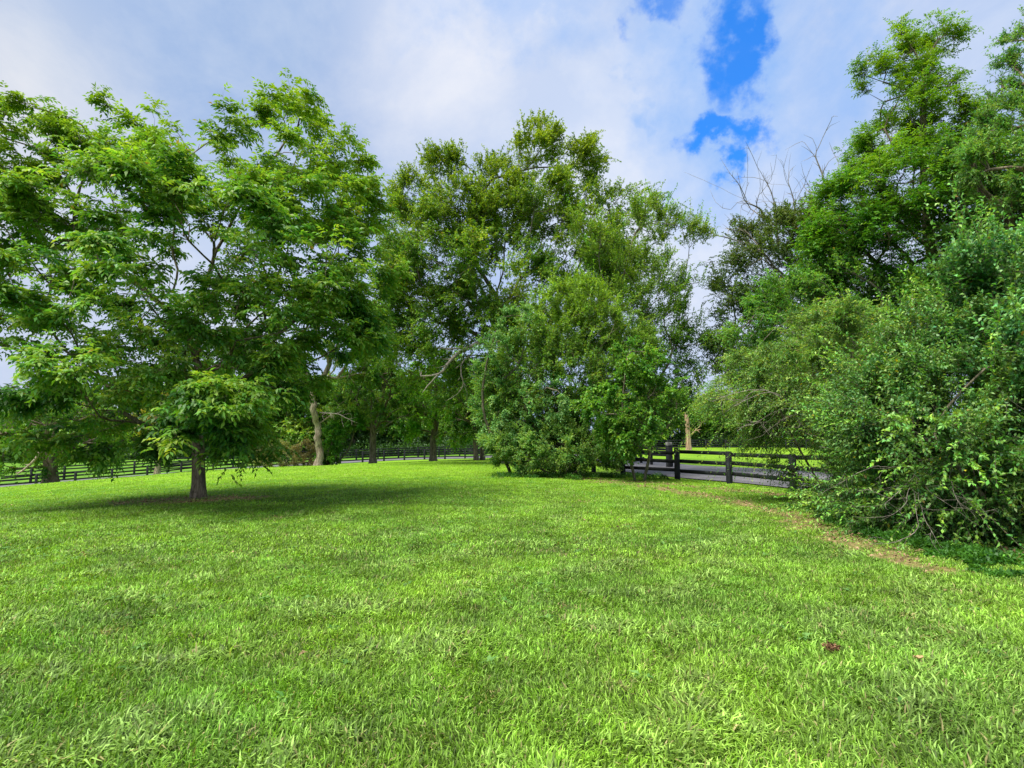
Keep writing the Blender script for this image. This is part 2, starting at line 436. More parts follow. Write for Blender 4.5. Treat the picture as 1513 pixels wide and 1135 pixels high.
plant('pecan_tree', 'big spreading pecan tree with dark trunk standing alone on the lawn', 'tree', (293, 737), 14.7, pec_e, 1000, .165,
      dict(n=6300, per=4, tl=.5, L=.145, W=.058, thr=2, jit=.06, flat=.45, cw=1.4, gap=1.5, gapk=.8, droop=.08, out=.6, up=0.05, rdroop=.22, ldroop=.2, twigs=.004, spread=.9, cs=2.0, tip=(6, 12, (.22, .36, .012)), **PINN),
      11, fork=(293, 585, 0), bf=.22, step=.42, dark=(.045, .155, .026), light=(.24, .48, .055), shell=.4, expo=1.95, flare=.45)

def LS(n, per, tl, L, W, **k):
    d = dict(n=n, per=per, tl=tl, L=L, W=W); d.update(k); return d
# ---- tall oak behind the middle shrubs
oak_e = [(600,410,40,55,-.5,2.2),(590,500,44,50,-.5,2.2),(650,330,50,40,0,2.4),(740,340,70,50,0,3),(670,450,60,50,0,2.6),(792,215,34,38,0,1.8,1.2),(870,240,34,40,1,1.8,1.2),(735,262,42,36,0,2,1),(655,258,48,32,0,2,1),(602,290,30,36,1,1.8),(690,320,80,45,-1,3),(600,350,35,40,-1,2),
  (800,300,60,45,-1.5,2.8),(880,320,50,45,0,2.5),(640,400,75,50,-2,3),(740,400,80,55,-3,3),(850,400,80,55,-2,3),(930,310,40,30,0,2,.7),(600,470,50,45,-2,2.4),(690,490,80,50,-2.5,3),
  (790,490,70,50,-1,3),(640,560,55,40,-1,2,.8),(720,570,60,45,0,2.5,.8),(930,400,50,40,0,2.2,.7)]
plant('oak_tree', 'tallest oak with a ragged open crown rising behind the shrub clump', 'tree', (745, 679), 38, oak_e, 1150, .33,
      LS(16500, 14, .8, .18, .088, thr=4, jit=.3, droop=.1, out=.6, up=.25, cs=5, cw=1.2, gap=3.2, gapk=.9, tip=(13, 24, (.26, .36, .02)), twigs=.007), 21, fork=(742, 520, 0), bf=.2, step=.8,
      dark=(.035, .12, .02), light=(.24, .43, .035), bark=M_BARKG, shell=.45, expo=1.9)
# ---- airy tree to the right of it
airy_e = [(960,330,38,32,0,1.4,1.),(1010,340,30,26,0,1.2,.8),(1040,360,16,20,0,.6,.6),(900,370,40,45,-1,1.6,1.2),(960,410,50,40,0,1.8,.9),(1010,430,34,30,0,1.4,.7),(900,450,60,40,-1,1.8,1.5),(980,480,50,35,0,1.6),(1020,500,34,26,0,1.3),(920,520,60,35,-1,1.6,1.2),(1000,545,38,24,0,1.2),(860,340,24,30,-1,1),(925,570,60,30,0,1.5),(960,600,50,26,.5,1.4),(1005,590,24,24,0,1)]
plant('elm_tree', 'slender airy tree with a see-through crown between the shrub clump and the sky gap', 'tree', (915, 679), 29, airy_e, 560, .15,
      LS(5600, 12, .7, .125, .058, thr=3, jit=.15, droop=.05, out=.5, up=.6, cs=2.5, tip=(6, 12, (.2, .32, .03)), twigs=.006), 22, fork=(915, 560, 0), bf=.15, step=.5,
      dark=(.045, .15, .018), light=(.22, .47, .035), bark=M_BARKG, shell=.3, expo=2.0, leaf2=LS(260, 26, 1.3, .12, .055, thr=1, droop=.0, out=.25, up=1.6, spread=.5, twigs=.007, outer=1.5), dark2=(.10, .28, .03), light2=(.28, .55, .04))
# ---- shrubs in the middle
def root_on(px, D): return (px, None)
plant('crepe_myrtle', 'tall many-stemmed shrub bulging over the lawn in the middle', 'shrub', (842, None), 25.5,
      [(835,500,80,60,0,2.2),(780,540,60,55,-.5,2),(880,500,60,60,0,2),(850,440,60,30,0,1.6,1.2),(900,560,50,50,0,1.8),(800,600,75,40,-.8,1.6,.8),(870,610,70,45,-.5,1.6,1.1),(740,590,40,45,0,1.4),(830,560,90,50,-.8,1.8,1.2),(800,650,80,30,0,1.5),(930,520,40,40,0,1.3),(840,620,110,50,.8,1.4,1.1)], 760, .06,
      LS(11500, 14, .5, .095, .05, thr=3, jit=.12, droop=.1, out=.8, up=.25, cs=1.6, twigs=.006, yellow=.012, ycol=(.35,.2,.03), tip=(4, 8.5, (.24, .42, .025))), 23, fork=.45, stems=9, bf=.12, step=.4, spread=.5,
      dark=(.05, .16, .025), light=(.24, .47, .065), bark=M_STEM, crown_name='foliage', trunk_name='stem', leaf2=LS(240, 26, 1.2, .09, .045, thr=1, droop=.05, out=.3, up=1.5, spread=.5, twigs=.006, outer=2), dark2=(.12, .26, .03), light2=(.30, .52, .05))
plant('honeysuckle_shrub', 'blue-green shrub climbing the shady side of the tall clump nearest the tree line', 'shrub', (762, None), 25,
      [(765,480,28,34,-1,.9),(735,530,34,40,-1,1.1),(728,580,28,40,-.6,1.1),(800,590,45,28,-2.3,.8,1.3),(760,620,55,35,-.5,1.4),(745,645,32,26,0,1.1)], 200, .07,
      LS(2600, 13, .45, .075, .05, thr=3, droop=.25, out=.8, up=.2, cs=1.2), 24, fork=.4, stems=6, bf=.1, step=.35, spread=.4,
      dark=(.06, .19, .04), light=(.25, .50, .13), bark=M_STEM, lmat=M_LEAFG, crown_name='foliage', trunk_name='stem')
plant('privet_shrub', 'low grey-green privet spilling onto the grass below the tall clump', 'shrub', (830, None), 23.6,
      [(760,655,55,26,0,1.2),(830,660,65,30,-.6,1.5,1.2),(885,668,35,24,0,1.2),(800,680,55,14,-.7,1,.8),(860,680,50,16,-.7,1,.8),(756,665,34,22,0,1.,1),(830,640,90,30,.2,1.2,1)], 340, .04,
      LS(8500, 13, .4, .068, .038, thr=3, droop=.15, out=.8, up=.3, cs=.9), 25, fork=.35, stems=10, bf=.1, step=.25, spread=.5,
      dark=(.06, .17, .035), light=(.27, .49, .10), bark=M_STEM, crown_name='foliage', trunk_name='stem')
plant('maple_sapling', 'bright young maple sapling on two thin stems beside the fence corner', 'tree', (945, None), 21.5,
      [(940,545,36,40,0,1.1),(905,595,44,26,-.5,1),(980,590,36,24,0,1),(950,620,50,24,.2,1),(938,636,46,26,-.4,1.1,1.1),(945,660,24,18,-.3,.6),(915,655,26,18,-.3,.7,.9),(990,570,26,22,0,.7)], 230, .06,
      LS(2700, 11, .42, .10, .075, thr=2, droop=.25, out=.6, up=.1, cs=1.2, twigs=.004), 26, fork=.42, stems=2, bf=.15, step=.3, spread=.22,
      dark=(.05, .17, .022), light=(.21, .46, .055), bark=M_STEM)
# ---- right: near shrubs
bigE = [(1470,430,40,40,.3,1.,.8),(1400,490,60,34,0,1.2,.8),(1490,500,70,44,0,1.3),(1325,560,60,36,0,1.2,.9),(1420,570,70,40,-.9,1.1,1.1),(1520,600,70,70,-.8,1.4),(1290,605,66,26,-.2,1.2),(1380,650,110,50,-1,1.3,1.3),(1308,650,64,35,.5,1.2),
  (1500,700,80,50,-1,1.2,1.1),(1400,720,90,36,-1.1,1.1,1.1),(1322,712,56,30,.3,1.1),(1330,760,70,22,-.6,.9,.8),(1470,780,80,26,-1.3,.9,.9),(1560,760,60,60,-1.2,1)]
plant('elaeagnus_shrub', 'huge tangled dark green shrub with bare twigs sprawling at the lawn edge', 'shrub', (1420, None), 10.2, bigE, 860, .05,
      LS(12500, 14, .55, .07, .034, thr=3, jit=.06, cw=1.3, gap=.9, gapk=.9, droop=.12, out=1.0, up=.3, cs=.8, twigs=.003, yellow=.004, ycol=(.55,.5,.03)), 31, fork=.3, stems=14, bf=.08, step=.25, spread=1.0,
      dark=(.035, .125, .03), light=(.19, .40, .075), bark=M_STEM, lmat=M_LEAFG, crown_name='foliage', trunk_name='stem', rtip=.003,
      leaf2=LS(900, 34, 1.35, .075, .034, thr=2, droop=.25, out=1.4, up=.8, spread=.8, twigs=.0045, outer=2.5, cs=1.5), dark2=(.09, .25, .04), light2=(.28, .56, .08))
plant('mock_orange_shrub', 'tall leafy shrub with upright shoots towering at the frame edge', 'shrub', (1560, None), 9.4,
      [(1490,420,40,45,0,1.1),(1440,410,26,34,0,.9),(1530,450,60,70,0,1.3),(1500,520,50,60,-.6,1.1),(1570,600,60,90,-.4,1.3),(1460,500,40,40,0,1)], 280, .035,
      LS(4800, 13, .5, .08, .045, thr=3, droop=.05, out=.4, up=.75, cs=1, twigs=.003), 32, fork=.45, stems=8, bf=.08, step=.3, spread=.5,
      dark=(.05, .17, .05), light=(.20, .46, .14), bark=M_STEM, lmat=M_LEAFG, crown_name='foliage', trunk_name='stem',
      leaf2=LS(240, 30, 1.5, .085, .045, thr=1, droop=.02, out=.35, up=1.6, spread=.5, twigs=.005, outer=1), dark2=(.09, .27, .06), light2=(.25, .55, .12))
plant('forsythia_shrub', 'olive-green shrub of arching twigs drooping over the board fence', 'shrub', (1245, None), 14.4,
      [(1150,545,65,34,0,1.4),(1230,530,80,45,0,1.6),(1100,590,50,30,0,1.1,1.1),(1180,600,80,34,-.6,1.4,1.2),(1290,580,70,50,0,1.6),(1120,630,34,22,0,.9,.7),(1215,645,50,24,-.2,1.1,.4),(1230,480,60,30,0,1.3)], 480, .045,
      LS(8000, 12, .5, .068, .03, thr=3, jit=.08, droop=.45, out=.9, up=.15, cs=1, twigs=.0035, yellow=.01), 33, fork=.45, stems=11, bf=.05, step=.3, spread=.6, curve=.5,
      dark=(.065, .17, .03), light=(.25, .47, .085), bark=M_STEM, crown_name='foliage', trunk_name='stem', rtip=.003,
      leaf2=LS(380, 28, 1.3, .07, .03, thr=2, droop=.6, out=1.6, up=.5, spread=.8, twigs=.004, outer=1.5, cs=1.5), dark2=(.10, .24, .04), light2=(.30, .54, .09))
# ---- right: tall trees
plant('walnut_tree', 'tall bright green tree with a spire of feathery leaves pointing up at the clouds', 'tree', (1385, None), 19,
      [(1290,110,20,16,0,.7,1.3),(1325,78,20,24,0,.8,1.3),(1375,62,24,20,0,.8,1.3),(1402,66,14,16,0,.6,1.2),(1330,125,44,22,0,1,1.1),(1380,125,28,34,0,.8,.9),(1335,175,42,36,0,1.4,1.1),(1300,240,40,30,0,1.3),(1390,200,50,40,.5,1.6),(1370,270,90,45,-1,2,1.1),(1270,300,50,36,-.5,1.4,1.2),(1250,350,50,34,-.5,1.4,1.2),(1340,350,80,44,-1,1.8,1.2),(1450,250,60,50,.5,1.8),(1440,340,80,60,0,2,1.2),(1280,400,60,34,0,1.6,.8),(1400,410,80,40,0,2,.7)], 560, .26,
      dict(n=4400, per=4, tl=.75, L=.12, W=.045, thr=2, droop=.08, out=.4, up=.75, rdroop=.25, ldroop=.15, twigs=.006, spread=.9, cs=2, tip=(8, 15, (.19, .34, .014)), **dict(PINN, rl=.34)),
      41, fork=(1385, 400, 0), bf=.2, step=.5, dark=(.03, .14, .012), light=(.15, .38, .025), shell=.4, expo=2.0)
plant('willow_oak', 'pale narrow-leaved tree leaning in at the top corner of the view', 'tree', (1580, None), 16,
      [(1500,190,50,40,0,1.4),(1540,120,50,50,0,1.4),(1530,60,40,40,0,1.2),(1480,250,60,38,-.5,1.6,1.2),(1530,300,60,50,0,1.8),(1440,230,40,24,0,1.1),(1480,330,60,36,0,1.6,.8),(1600,250,80,90,0,2)], 360, .25,
      LS(6000, 15, .6, .11, .034, thr=2, droop=.15, out=.7, up=.25, cs=1.6, twigs=.005), 42, fork=(1580, 420, 0), bf=.2, step=.45,
      dark=(.05, .17, .035), light=(.22, .46, .09), shell=.4)
rt, rb = plant('black_cherry_tree', 'dark-leaved tree with bare dead top branches against the white cloud', 'tree', (1225, None), 29,
      [(1150,345,50,26,0,1.8),(1110,345,30,20,0,1,1),(1080,400,30,24,0,1.2,.9),(1200,330,40,34,0,1.6),(1130,390,50,28,0,1.8),(1220,390,50,40,0,2),(1100,440,44,30,0,1.5),(1180,450,70,36,0,2.2),(1080,495,40,26,0,1.4,.9),(1160,520,70,36,0,2),(1240,470,60,40,0,2),(1090,530,44,22,0,1.3,.9),(1180,570,70,30,0,1.8,.7)], 600, .22,
      LS(7500, 14, .65, .13, .06, thr=3, jit=.2, droop=.1, out=.6, up=.25, cs=2.5, twigs=.007, tip=(6, 13, (.10, .15, .03))), 43, fork=(1215, 470, 0), bf=.2, step=.6,
      dark=(.035, .11, .024), light=(.17, .33, .05), bark=M_BARKG, shell=.35, expo=1.95)
dead_branch(rt, rb, [P(1150, 370, 29), P(1146, 310, 29), P(1128, 262, 29), P(1100, 262, 28.7)], .07, 5, 95, 1.2)
dead_branch(rt, rb, [P(1180, 360, 29.3), P(1174, 310, 29.3), P(1160, 255, 29)], .055, 6, 70, 1.0)
dead_branch(rt, rb, [P(1240, 330, 29), P(1216, 265, 29), P(1205, 232, 29), P(1212, 212, 29)], .07, 8, 50, .9)
dead_branch(rt, rb, [P(1160, 372, 28.8), P(1110, 362, 28.8), P(1060, 348, 28.8)], .06, 9, 50, .8)
plant('box_elder_tree', 'leafy mid-green tree behind the arching shrub and in front of the dark-leaved one', 'tree', (1290, None), 18.5,
      [(1180,440,60,30,0,1.5),(1240,420,60,34,0,1.6),(1310,450,60,40,0,1.8,1.2),(1400,430,60,40,.5,1.6),(1350,510,60,40,0,1.6),(1130,490,44,26,0,1.2,.9),(1210,500,80,34,0,1.7),(1300,520,70,40,0,1.8),(1380,460,70,60,0,1.8)], 330, .16,
      LS(5500, 13, .55, .1, .055, thr=3, jit=.15, droop=.2, out=.6, up=.15, cs=1.8, twigs=.005), 44, fork=(1285, 540, 0), bf=.15, step=.45,
      dark=(.045, .16, .026), light=(.19, .43, .05), bark=M_BARKG)

# ---- trees along the fence, left and middle
def fence_tree(name, label, base, D, ells, natt, tr, leaf, seed, fork, **k):
    return plant(name, label, 'tree', base, D, ells, natt, tr, leaf, seed, fork=fork, step=.7, bf=.15, **k)
fence_tree('hackberry_tree', 'dark low-branched tree standing in the fence line beyond the pecan', (75, 712), 33,
      [(60,640,60,36,0,2),(130,640,60,40,0,2),(0,630,50,40,0,2),(90,600,70,30,0,2),(-50,640,50,50,0,2),(40,680,40,14,-.6,1.2),(140,676,30,14,-.6,1)], 260, .36,
      LS(2600, 13, .7, .17, .08, thr=3, droop=.3, out=.6, cs=2.5), 51, (75, 660, 0), dark=(.035, .12, .018), light=(.19, .40, .035))
rt, rb = fence_tree('sycamore_tree', 'tall pale-trunked tree forking high at the crest of the lawn', (470, 688), 45,
      [(440,480,44,36,0,2.2),(500,440,50,40,0,2.4),(500,500,46,36,0,2.4),(525,545,34,28,0,1.8),(560,480,36,34,0,2),(430,560,30,30,0,1.8),(470,440,40,34,0,2.2),(510,610,24,24,1.5,1.4,.7)], 300, .30,
      LS(3800, 13, .8, .2, .11, thr=2, droop=.2, out=.6, cs=3), 52, (467, 575, 0), bark=M_BARKP, dark=(.06, .17, .025), light=(.26, .46, .07), rtip=.015, expo=2.0, wob=.8, flare=.7)
dead_branch(rt, rb, [P(472, 610, 45), P(500, 612, 44.5), P(520, 622, 44)], .07, 12, 20, 1)
dead_branch(rt, rb, [P(468, 575, 45), P(450, 564, 44.5), P(436, 562, 44)], .09, 13, 6, .6)
rt, rb = fence_tree('elm_tree', 'bushy elm with fine dead twigs, next tree after the pale forked one', (551, 683), 48,
      [(550,570,48,36,0,2.4),(520,600,34,26,0,1.8),(590,600,34,28,0,1.8),(550,530,40,24,0,2),(545,620,30,16,-.5,1.5,.8)], 250, .3,
      LS(2500, 13, .7, .17, .08, thr=2, droop=.2, out=.6, cs=3), 53, (551, 635, 0), bark=M_BARK, dark=(.055, .16, .025), light=(.25, .46, .06), expo=2.0)
dead_branch(rt, rb, [P(553, 640, 47.6), P(545, 612, 47.2), P(556, 580, 47)], .05, 14, 26, 1.1)
dead_branch(rt, rb, [P(556, 640, 47.6), P(580, 622, 47), P(600, 612, 46.5)], .05, 15, 22, 1.1)
fence_tree('maple_tree', 'maple with drooping yellow-green boughs in front of the curving fence', (640, 681), 49,
      [(640,580,50,34,0,2.4),(615,610,28,24,-.8,1.5,1.2),(680,610,30,26,-.8,1.5,1.2),(640,540,46,28,0,2.2),(672,640,22,14,-.8,1.2,1.2),(612,634,16,12,-.5,1,.9)], 270, .3,
      LS(2800, 13, .7, .17, .10, thr=2, droop=.5, out=.6, up=0, cs=3), 54, (640, 645, 0), dark=(.055, .21, .015), light=(.25, .54, .03), expo=2.0)
for k, (px, dd) in enumerate(((704, 0), (713, .7))):
    fence_tree('twin_maple', ('maple trunk nearer the lawn of the leaning pair by the shrub clump', 'maple trunk half hidden behind its twin by the shrub clump')[k], (px, 679), 46+dd,
      [(px-14,590,34,34,0,2),(px+10,560,34,34,0,2),(px-20,630,22,14,-.6,1.1),(px+16,620,22,20,0,1.2)], 130, .2,
      LS(1200, 13, .7, .17, .09, thr=2, droop=.3, out=.6, cs=3), 56+k, (px-4+5*k, 625, 0), bark=M_BARK, dark=(.03, .12, .014), light=(.16, .35, .025), expo=2.0, group='paired maples')
rt, rb = fence_tree('dying_birch', 'thin peeling tree with a few yellow leaves poking through the pasture fence', (231, 705), 40,
      [(236,610,16,14,0,.8,1),(215,630,16,9,0,.7),(190,625,14,10,0,.7),(250,590,14,12,0,.8)], 45, .2,
      LS(260, 10, .6, .17, .09, thr=2, droop=.3, out=.6, yellow=.18), 58, (240, 640, 0), bark=M_BARKP, light=(.3, .34, .03), rtip=.02, expo=2.)
# small shrubs along the fence
plant('tamarisk_shrub', 'feathery olive-brown bush against the fence, beside the pale forked trunk', 'shrub', (405, 691), 49,
      [(405,668,26,18,0,1.6),(388,676,18,12,0,1.2),(425,674,18,13,0,1.2)], 150, .05, LS(2600, 12, .6, .11, .03, thr=4, up=.7, out=.5, cs=2), 61,
      fork=.3, stems=9, bf=.05, step=.4, spread=.6, dark=(.08, .09, .025), light=(.27, .33, .09), bark=M_STEM, crown_name='foliage', trunk_name='stem')
plant('tamarisk_shrub', 'smaller brownish feathery bush touching the pale forked trunk', 'shrub', (452, 689), 47.5,
      [(450,668,14,14,0,1.)], 60, .04, LS(1000, 12, .5, .11, .03, thr=4, up=.7, out=.5, cs=2), 62,
      fork=.3, stems=6, bf=.05, step=.4, spread=.4, dark=(.09, .085, .03), light=(.24, .23, .08), bark=M_STEM, crown_name='foliage', trunk_name='stem')
plant('young_maple', 'small bright green bush growing right of the pale forked trunk', 'shrub', (490, 687), 46.5,
      [(490,668,14,16,0,1.1),(497,640,16,18,0,1.2),(520,620,20,14,0,1.2),(484,676,12,8,0,.8)], 120, .07, LS(1500, 12, .5, .15, .09, thr=3, up=.1, droop=.3, out=.5, cs=2), 63,
      fork=.3, stems=5, bf=.1, step=.4, spread=.4, dark=(.03, .14, .014), light=(.12, .33, .025), bark=M_STEM, crown_name='foliage', trunk_name='stem')

# ---- trees of the wood beyond the pasture (a few built, then copied)
protos = []
for k, (dk, lt, h) in enumerate((((.03, .10, .018), (.13, .30, .04), 10), ((.045, .15, .02), (.19, .42, .04), 8.5), ((.06, .17, .03), (.26, .46, .06), 7))):
    D = 85.; px = CX; gy = gz1(0, D)
    sc = F/D; hz = HOR - (gy-EYE)*sc
    el = []
    rr = np.random.default_rng(100+k)
    for i in range(13):
        zz = h*rr.uniform(.16, .92); w = 3.4*math.sin(math.pi*min(1, .25+.7*zz/h))
        el.append((px + rr.uniform(-1, 1)*w*.75*sc, hz - zz*sc, 1.7*sc, 1.3*sc, rr.uniform(-1, 1)*w*.6, 1.6, 1.))
    root, b = plant('woodland_tree', '', 'tree', (px, None), D, el, 190, .26, LS(1900, 12, 1.0, .3, .17, thr=3, droop=.2, out=.6, up=.1, cs=3.5, jit=.2), 100+k, fork=.3, bf=.15, step=1.,
                    dark=dk, light=lt, group='trees of the wood beyond the pasture', shell=.5, expo=2.0)
    protos.append(root)
wood = []
rw = np.random.default_rng(77)
for px, D in [(-190,84),(-130,82),(-75,86),(-30,88),(15,84),(60,90),(98,83),(135,88),(205,86),(240,92),(275,88),(315,86),(350,90),(388,86),(420,94),(455,86),(492,92),(525,88),(560,96),(590,92),(622,98),(655,95),(690,100),(722,98),(760,96),
               (965,96),(988,104),(1040,106),(1062,98),(1085,108),(1110,100),(1140,104),(1175,98),(1215,102),(1260,96)]:
    wood.append((px, D, rw.uniform(.8, 1.12)))
def wood_label(px, D, kind):
    tone = ('dark', 'mid-green', 'pale green')[kind]
    if px < 60: w = 'at the far end of the wood behind the hackberry'
    elif px < 300: w = 'in the wood seen under the pecan boughs'
    elif px < 460: w = 'in the wood behind the feathery bushes'
    elif px < 640: w = 'in the wood behind the curving fence'
    elif px < 800: w = 'in the wood behind the twin maples'
    elif px < 1010: w = 'behind the bare snag, on its near side'
    elif px < 1120: w = 'behind the bare snag, toward the arching shrub'
    else: w = 'in the wood glimpsed behind the right-hand shrubs'
    return f'{tone} tree {w}'
used = set()
for i, (px, D, s) in enumerate(wood):
    kind = (0, 1, 0, 2, 1, 0)[i % 6]
    if 950 < px < 1120: kind = (1, 2)[i % 2]; s *= .95
    if 800 < px: s *= 1.45
    if 110 < px < 800: s *= 1.45
    if px < 110: s *= .75
    src = protos[kind]
    x = (px-CX)/F*D; loc = (x, D, gz1(x, D)-.1)
    if kind not in used:
        o = src; used.add(kind)
    else:
        o = src.copy(); COL.objects.link(o)
        for ch in src.children:
            q = ch.copy(); COL.objects.link(q); q.parent = o
    o.location = loc; o.rotation_euler = (0, 0, rw.uniform(0, 6.28)); o.scale = (s*1.1, s*1.1, s)
    o['label'] = wood_label(px, D, kind); o['category'] = 'tree'; o['group'] = o['label'] + ' in a row of like trees'
# undergrowth of the wood: one mass of bushes
def mass(name, label, cat, pts, size, n, L, W, dark, light, seed, mat=M_LEAF, flat=.7):
    r = np.random.default_rng(seed); pts = np.array(pts, float); m = len(pts)
    k = r.integers(0, m, n); v = unit(r.normal(0, 1, (n, 3)))*(r.uniform(.25, 1, (n, 1))**.4); v[:, 2] = np.abs(v[:, 2])
    sz = np.array(size)[k] if np.ndim(size) else np.full(n, size)
    B = pts[k] + v*sz[:, None]*np.array([1, 1, flat])
    d = unit(v*.6 + r.normal(0, .6, (n, 3)))
    V, Fc = leaf_quads(B, d, unit(np.array([0, 0, 1.])+r.normal(0, .5, (n, 3))), L*r.uniform(.6, 1.3, n), W*r.uniform(.7, 1.2, n))
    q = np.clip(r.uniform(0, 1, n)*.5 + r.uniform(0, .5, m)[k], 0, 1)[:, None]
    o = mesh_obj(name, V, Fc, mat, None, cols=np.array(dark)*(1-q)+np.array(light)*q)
    return tag(o, label, cat, kind='stuff')
pts = []; sz = []
for px in list(range(-300, 800, 15)) + list(range(950, 1500, 15)):
    for dd in (0, 4):
        D = (84 if px < 800 else 95) + dd + rw.uniform(-1.5, 1.5); x = (px+rw.uniform(-6, 6)-CX)/F*D
        s = rw.uniform(1.4, 2.6); pts.append((x, D, gz1(x, D)-.1)); sz.append(s)
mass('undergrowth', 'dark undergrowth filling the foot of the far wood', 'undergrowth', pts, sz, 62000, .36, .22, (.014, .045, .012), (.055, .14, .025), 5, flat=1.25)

# distant wooded hill
hx = np.linspace(-420, 60, 60); hy = np.linspace(260, 420, 24)
X, Y = np.meshgrid(hx, hy); Z = -2 + 24*np.exp(-((X+330)/140)**2 - ((Y-340)/60)**2) + 9*np.exp(-((X+60)/130)**2-((Y-350)/60)**2)
Z += noise2(X, Y, 22, 3)*1.6*np.clip(Z/5, 0, 1)
V = np.stack([X, Y, Z], -1).reshape(-1, 3); nx = len(hx); i = np.arange(len(hy)-1)[:, None]*nx; j = np.arange(nx-1)[None]
hf = np.stack([i+j, i+j+1, i+nx+j+1, i+nx+j], -1).reshape(-1, 4)
m, nt, N, L = newmat('hill_woods'); out = N.new('ShaderNodeOutputMaterial'); p = N.new('ShaderNodeBsdfPrincipled'); nz = N.new('ShaderNodeTexNoise'); nz.inputs['Scale'].default_value = .22; nz.inputs['Detail'].default_value = 6
tc = N.new('ShaderNodeTexCoord'); cr = N.new('ShaderNodeValToRGB'); cr.color_ramp.elements[0].color = (.015, .045, .02, 1); cr.color_ramp.elements[1].color = (.08, .16, .05, 1)
L.new(tc.outputs['Object'], nz.inputs['Vector']); L.new(nz.outputs['Fac'], cr.inputs[0]); L.new(cr.outputs[0], p.inputs['Base Color']); p.inputs['Roughness'].default_value = .9
b = N.new('ShaderNodeBump'); b.inputs['Strength'].default_value = 1; b.inputs['Distance'].default_value = 3; L.new(nz.outputs['Fac'], b.inputs['Height']); L.new(b.outputs[0], p.inputs['Normal']); L.new(p.outputs[0], out.inputs[0])
tag(mesh_obj('hill', V, hf, m, smooth=True), kind='structure')

# ------------------------------------------------------------------ ground
rad = np.r_[0, np.geomspace(1.0, 700, 170)]; ang = np.linspace(0, 2*math.pi, 289)[:-1]
RR, AA = np.meshgrid(rad[1:], ang, indexing='ij')
gx = np.r_[0, (RR*np.sin(AA)).ravel()]; gy = np.r_[0, (RR*np.cos(AA)).ravel()]
gzv = gz(gx, gy)
na = len(ang)
i = 1 + np.arange(len(rad)-2)[:, None]*na; j = np.arange(na)[None]; j2 = (j+1) % na
gf = np.stack([i+j, i+na+j, i+na+j2, i+j2], -1).reshape(-1, 4)
cent = np.stack([np.zeros(na, int), 1+np.arange(na), 1+(np.arange(na)+1) % na, 1+(np.arange(na)+1) % na], -1)
cent = cent[:0]
m, nt, N, L = newmat('lawn_soil'); out = N.new('ShaderNodeOutputMaterial'); p = N.new('ShaderNodeBsdfPrincipled'); tc = N.new('ShaderNodeTexCoord')
def nzn(s, d=4):
    n = N.new('ShaderNodeTexNoise'); n.inputs['Scale'].default_value = s; n.inputs['Detail'].default_value = d; L.new(tc.outputs['Object'], n.inputs['Vector']); return n
def ramp(src, stops):
    c = N.new('ShaderNodeValToRGB'); e = c.color_ramp.elements
    while len(e) < len(stops): e.new(.5)
    for k, (pz, cc) in enumerate(stops): e[k].position = pz; e[k].color = (*cc, 1)
    L.new(src, c.inputs[0]); return c
def mixc(a, b, f, mode='MIX'):
    x = N.new('ShaderNodeMix'); x.data_type = 'RGBA'; x.blend_type = mode
    if isinstance(f, (int, float)): x.inputs[0].default_value = f
    else: L.new(f, x.inputs[0])
    L.new(a, x.inputs[6]); L.new(b, x.inputs[7]); return x.outputs[2]
big = ramp(nzn(.35).outputs['Fac'], [(.35, (.13, .28, .014)), (.65, (.23, .40, .02))])
fine = ramp(nzn(9, 8).outputs['Fac'], [(.3, (.35, .35, .35)), (.7, (1.15, 1.15, 1.15))])
grassc = mixc(big.outputs[0], fine.outputs[0], 1., 'MULTIPLY')
dirtc = ramp(nzn(14, 8).outputs['Fac'], [(.3, (.07, .065, .02)), (.5, (.17, .145, .05)), (.62, (.24, .19, .085)), (.75, (.33, .28, .15))])
at = N.new('ShaderNodeAttribute'); at.attribute_name = 'dirt'
dn = N.new('ShaderNodeMath'); dn.operation = 'MULTIPLY_ADD'; L.new(nzn(5, 6).outputs['Fac'], dn.inputs[0]); dn.inputs[1].default_value = 1.2; dn.inputs[2].default_value = -.6
da = N.new('ShaderNodeMath'); da.operation = 'ADD'; L.new(at.outputs['Fac'], da.inputs[0]); L.new(dn.outputs[0], da.inputs[1])
dm = N.new('ShaderNodeMapRange'); dm.inputs[1].default_value = .3; dm.inputs[2].default_value = .7; L.new(da.outputs[0], dm.inputs[0])
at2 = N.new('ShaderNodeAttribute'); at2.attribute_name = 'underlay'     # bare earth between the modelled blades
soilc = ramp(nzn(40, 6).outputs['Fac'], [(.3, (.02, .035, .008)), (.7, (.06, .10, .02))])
at3 = N.new('ShaderNodeAttribute'); at3.attribute_name = 'pasture'; pasture_shade_c = ramp(nzn(.8, 6).outputs['Fac'], [(.35, (.06, .15, .018)), (.65, (.11, .23, .02))])  # darker green: missing shade painted into the colour of the left pasture
grassc = mixc(grassc, pasture_shade_c.outputs[0], at3.outputs['Fac'])
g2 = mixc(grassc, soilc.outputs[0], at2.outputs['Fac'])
L.new(mixc(g2, dirtc.outputs[0], dm.outputs[0]), p.inputs['Base Color']); p.inputs['Roughness'].default_value = .95; p.inputs['Specular IOR Level'].default_value = .1
b = N.new('ShaderNodeBump'); b.inputs['Strength'].default_value = .6; b.inputs['Distance'].default_value = .04; L.new(nzn(16, 8).outputs['Fac'], b.inputs['Height']); L.new(b.outputs[0], p.inputs['Normal'])
L.new(p.outputs[0], out.inputs[0]); M_SOIL = m
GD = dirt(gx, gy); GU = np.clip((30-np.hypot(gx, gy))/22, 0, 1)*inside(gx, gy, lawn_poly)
quads = np.vstack([gf, np.stack([np.full(na, 0), 1+np.arange(na), 1+(np.arange(na)+1) % na], -1)[:, [0, 1, 2, 2]][:0]])
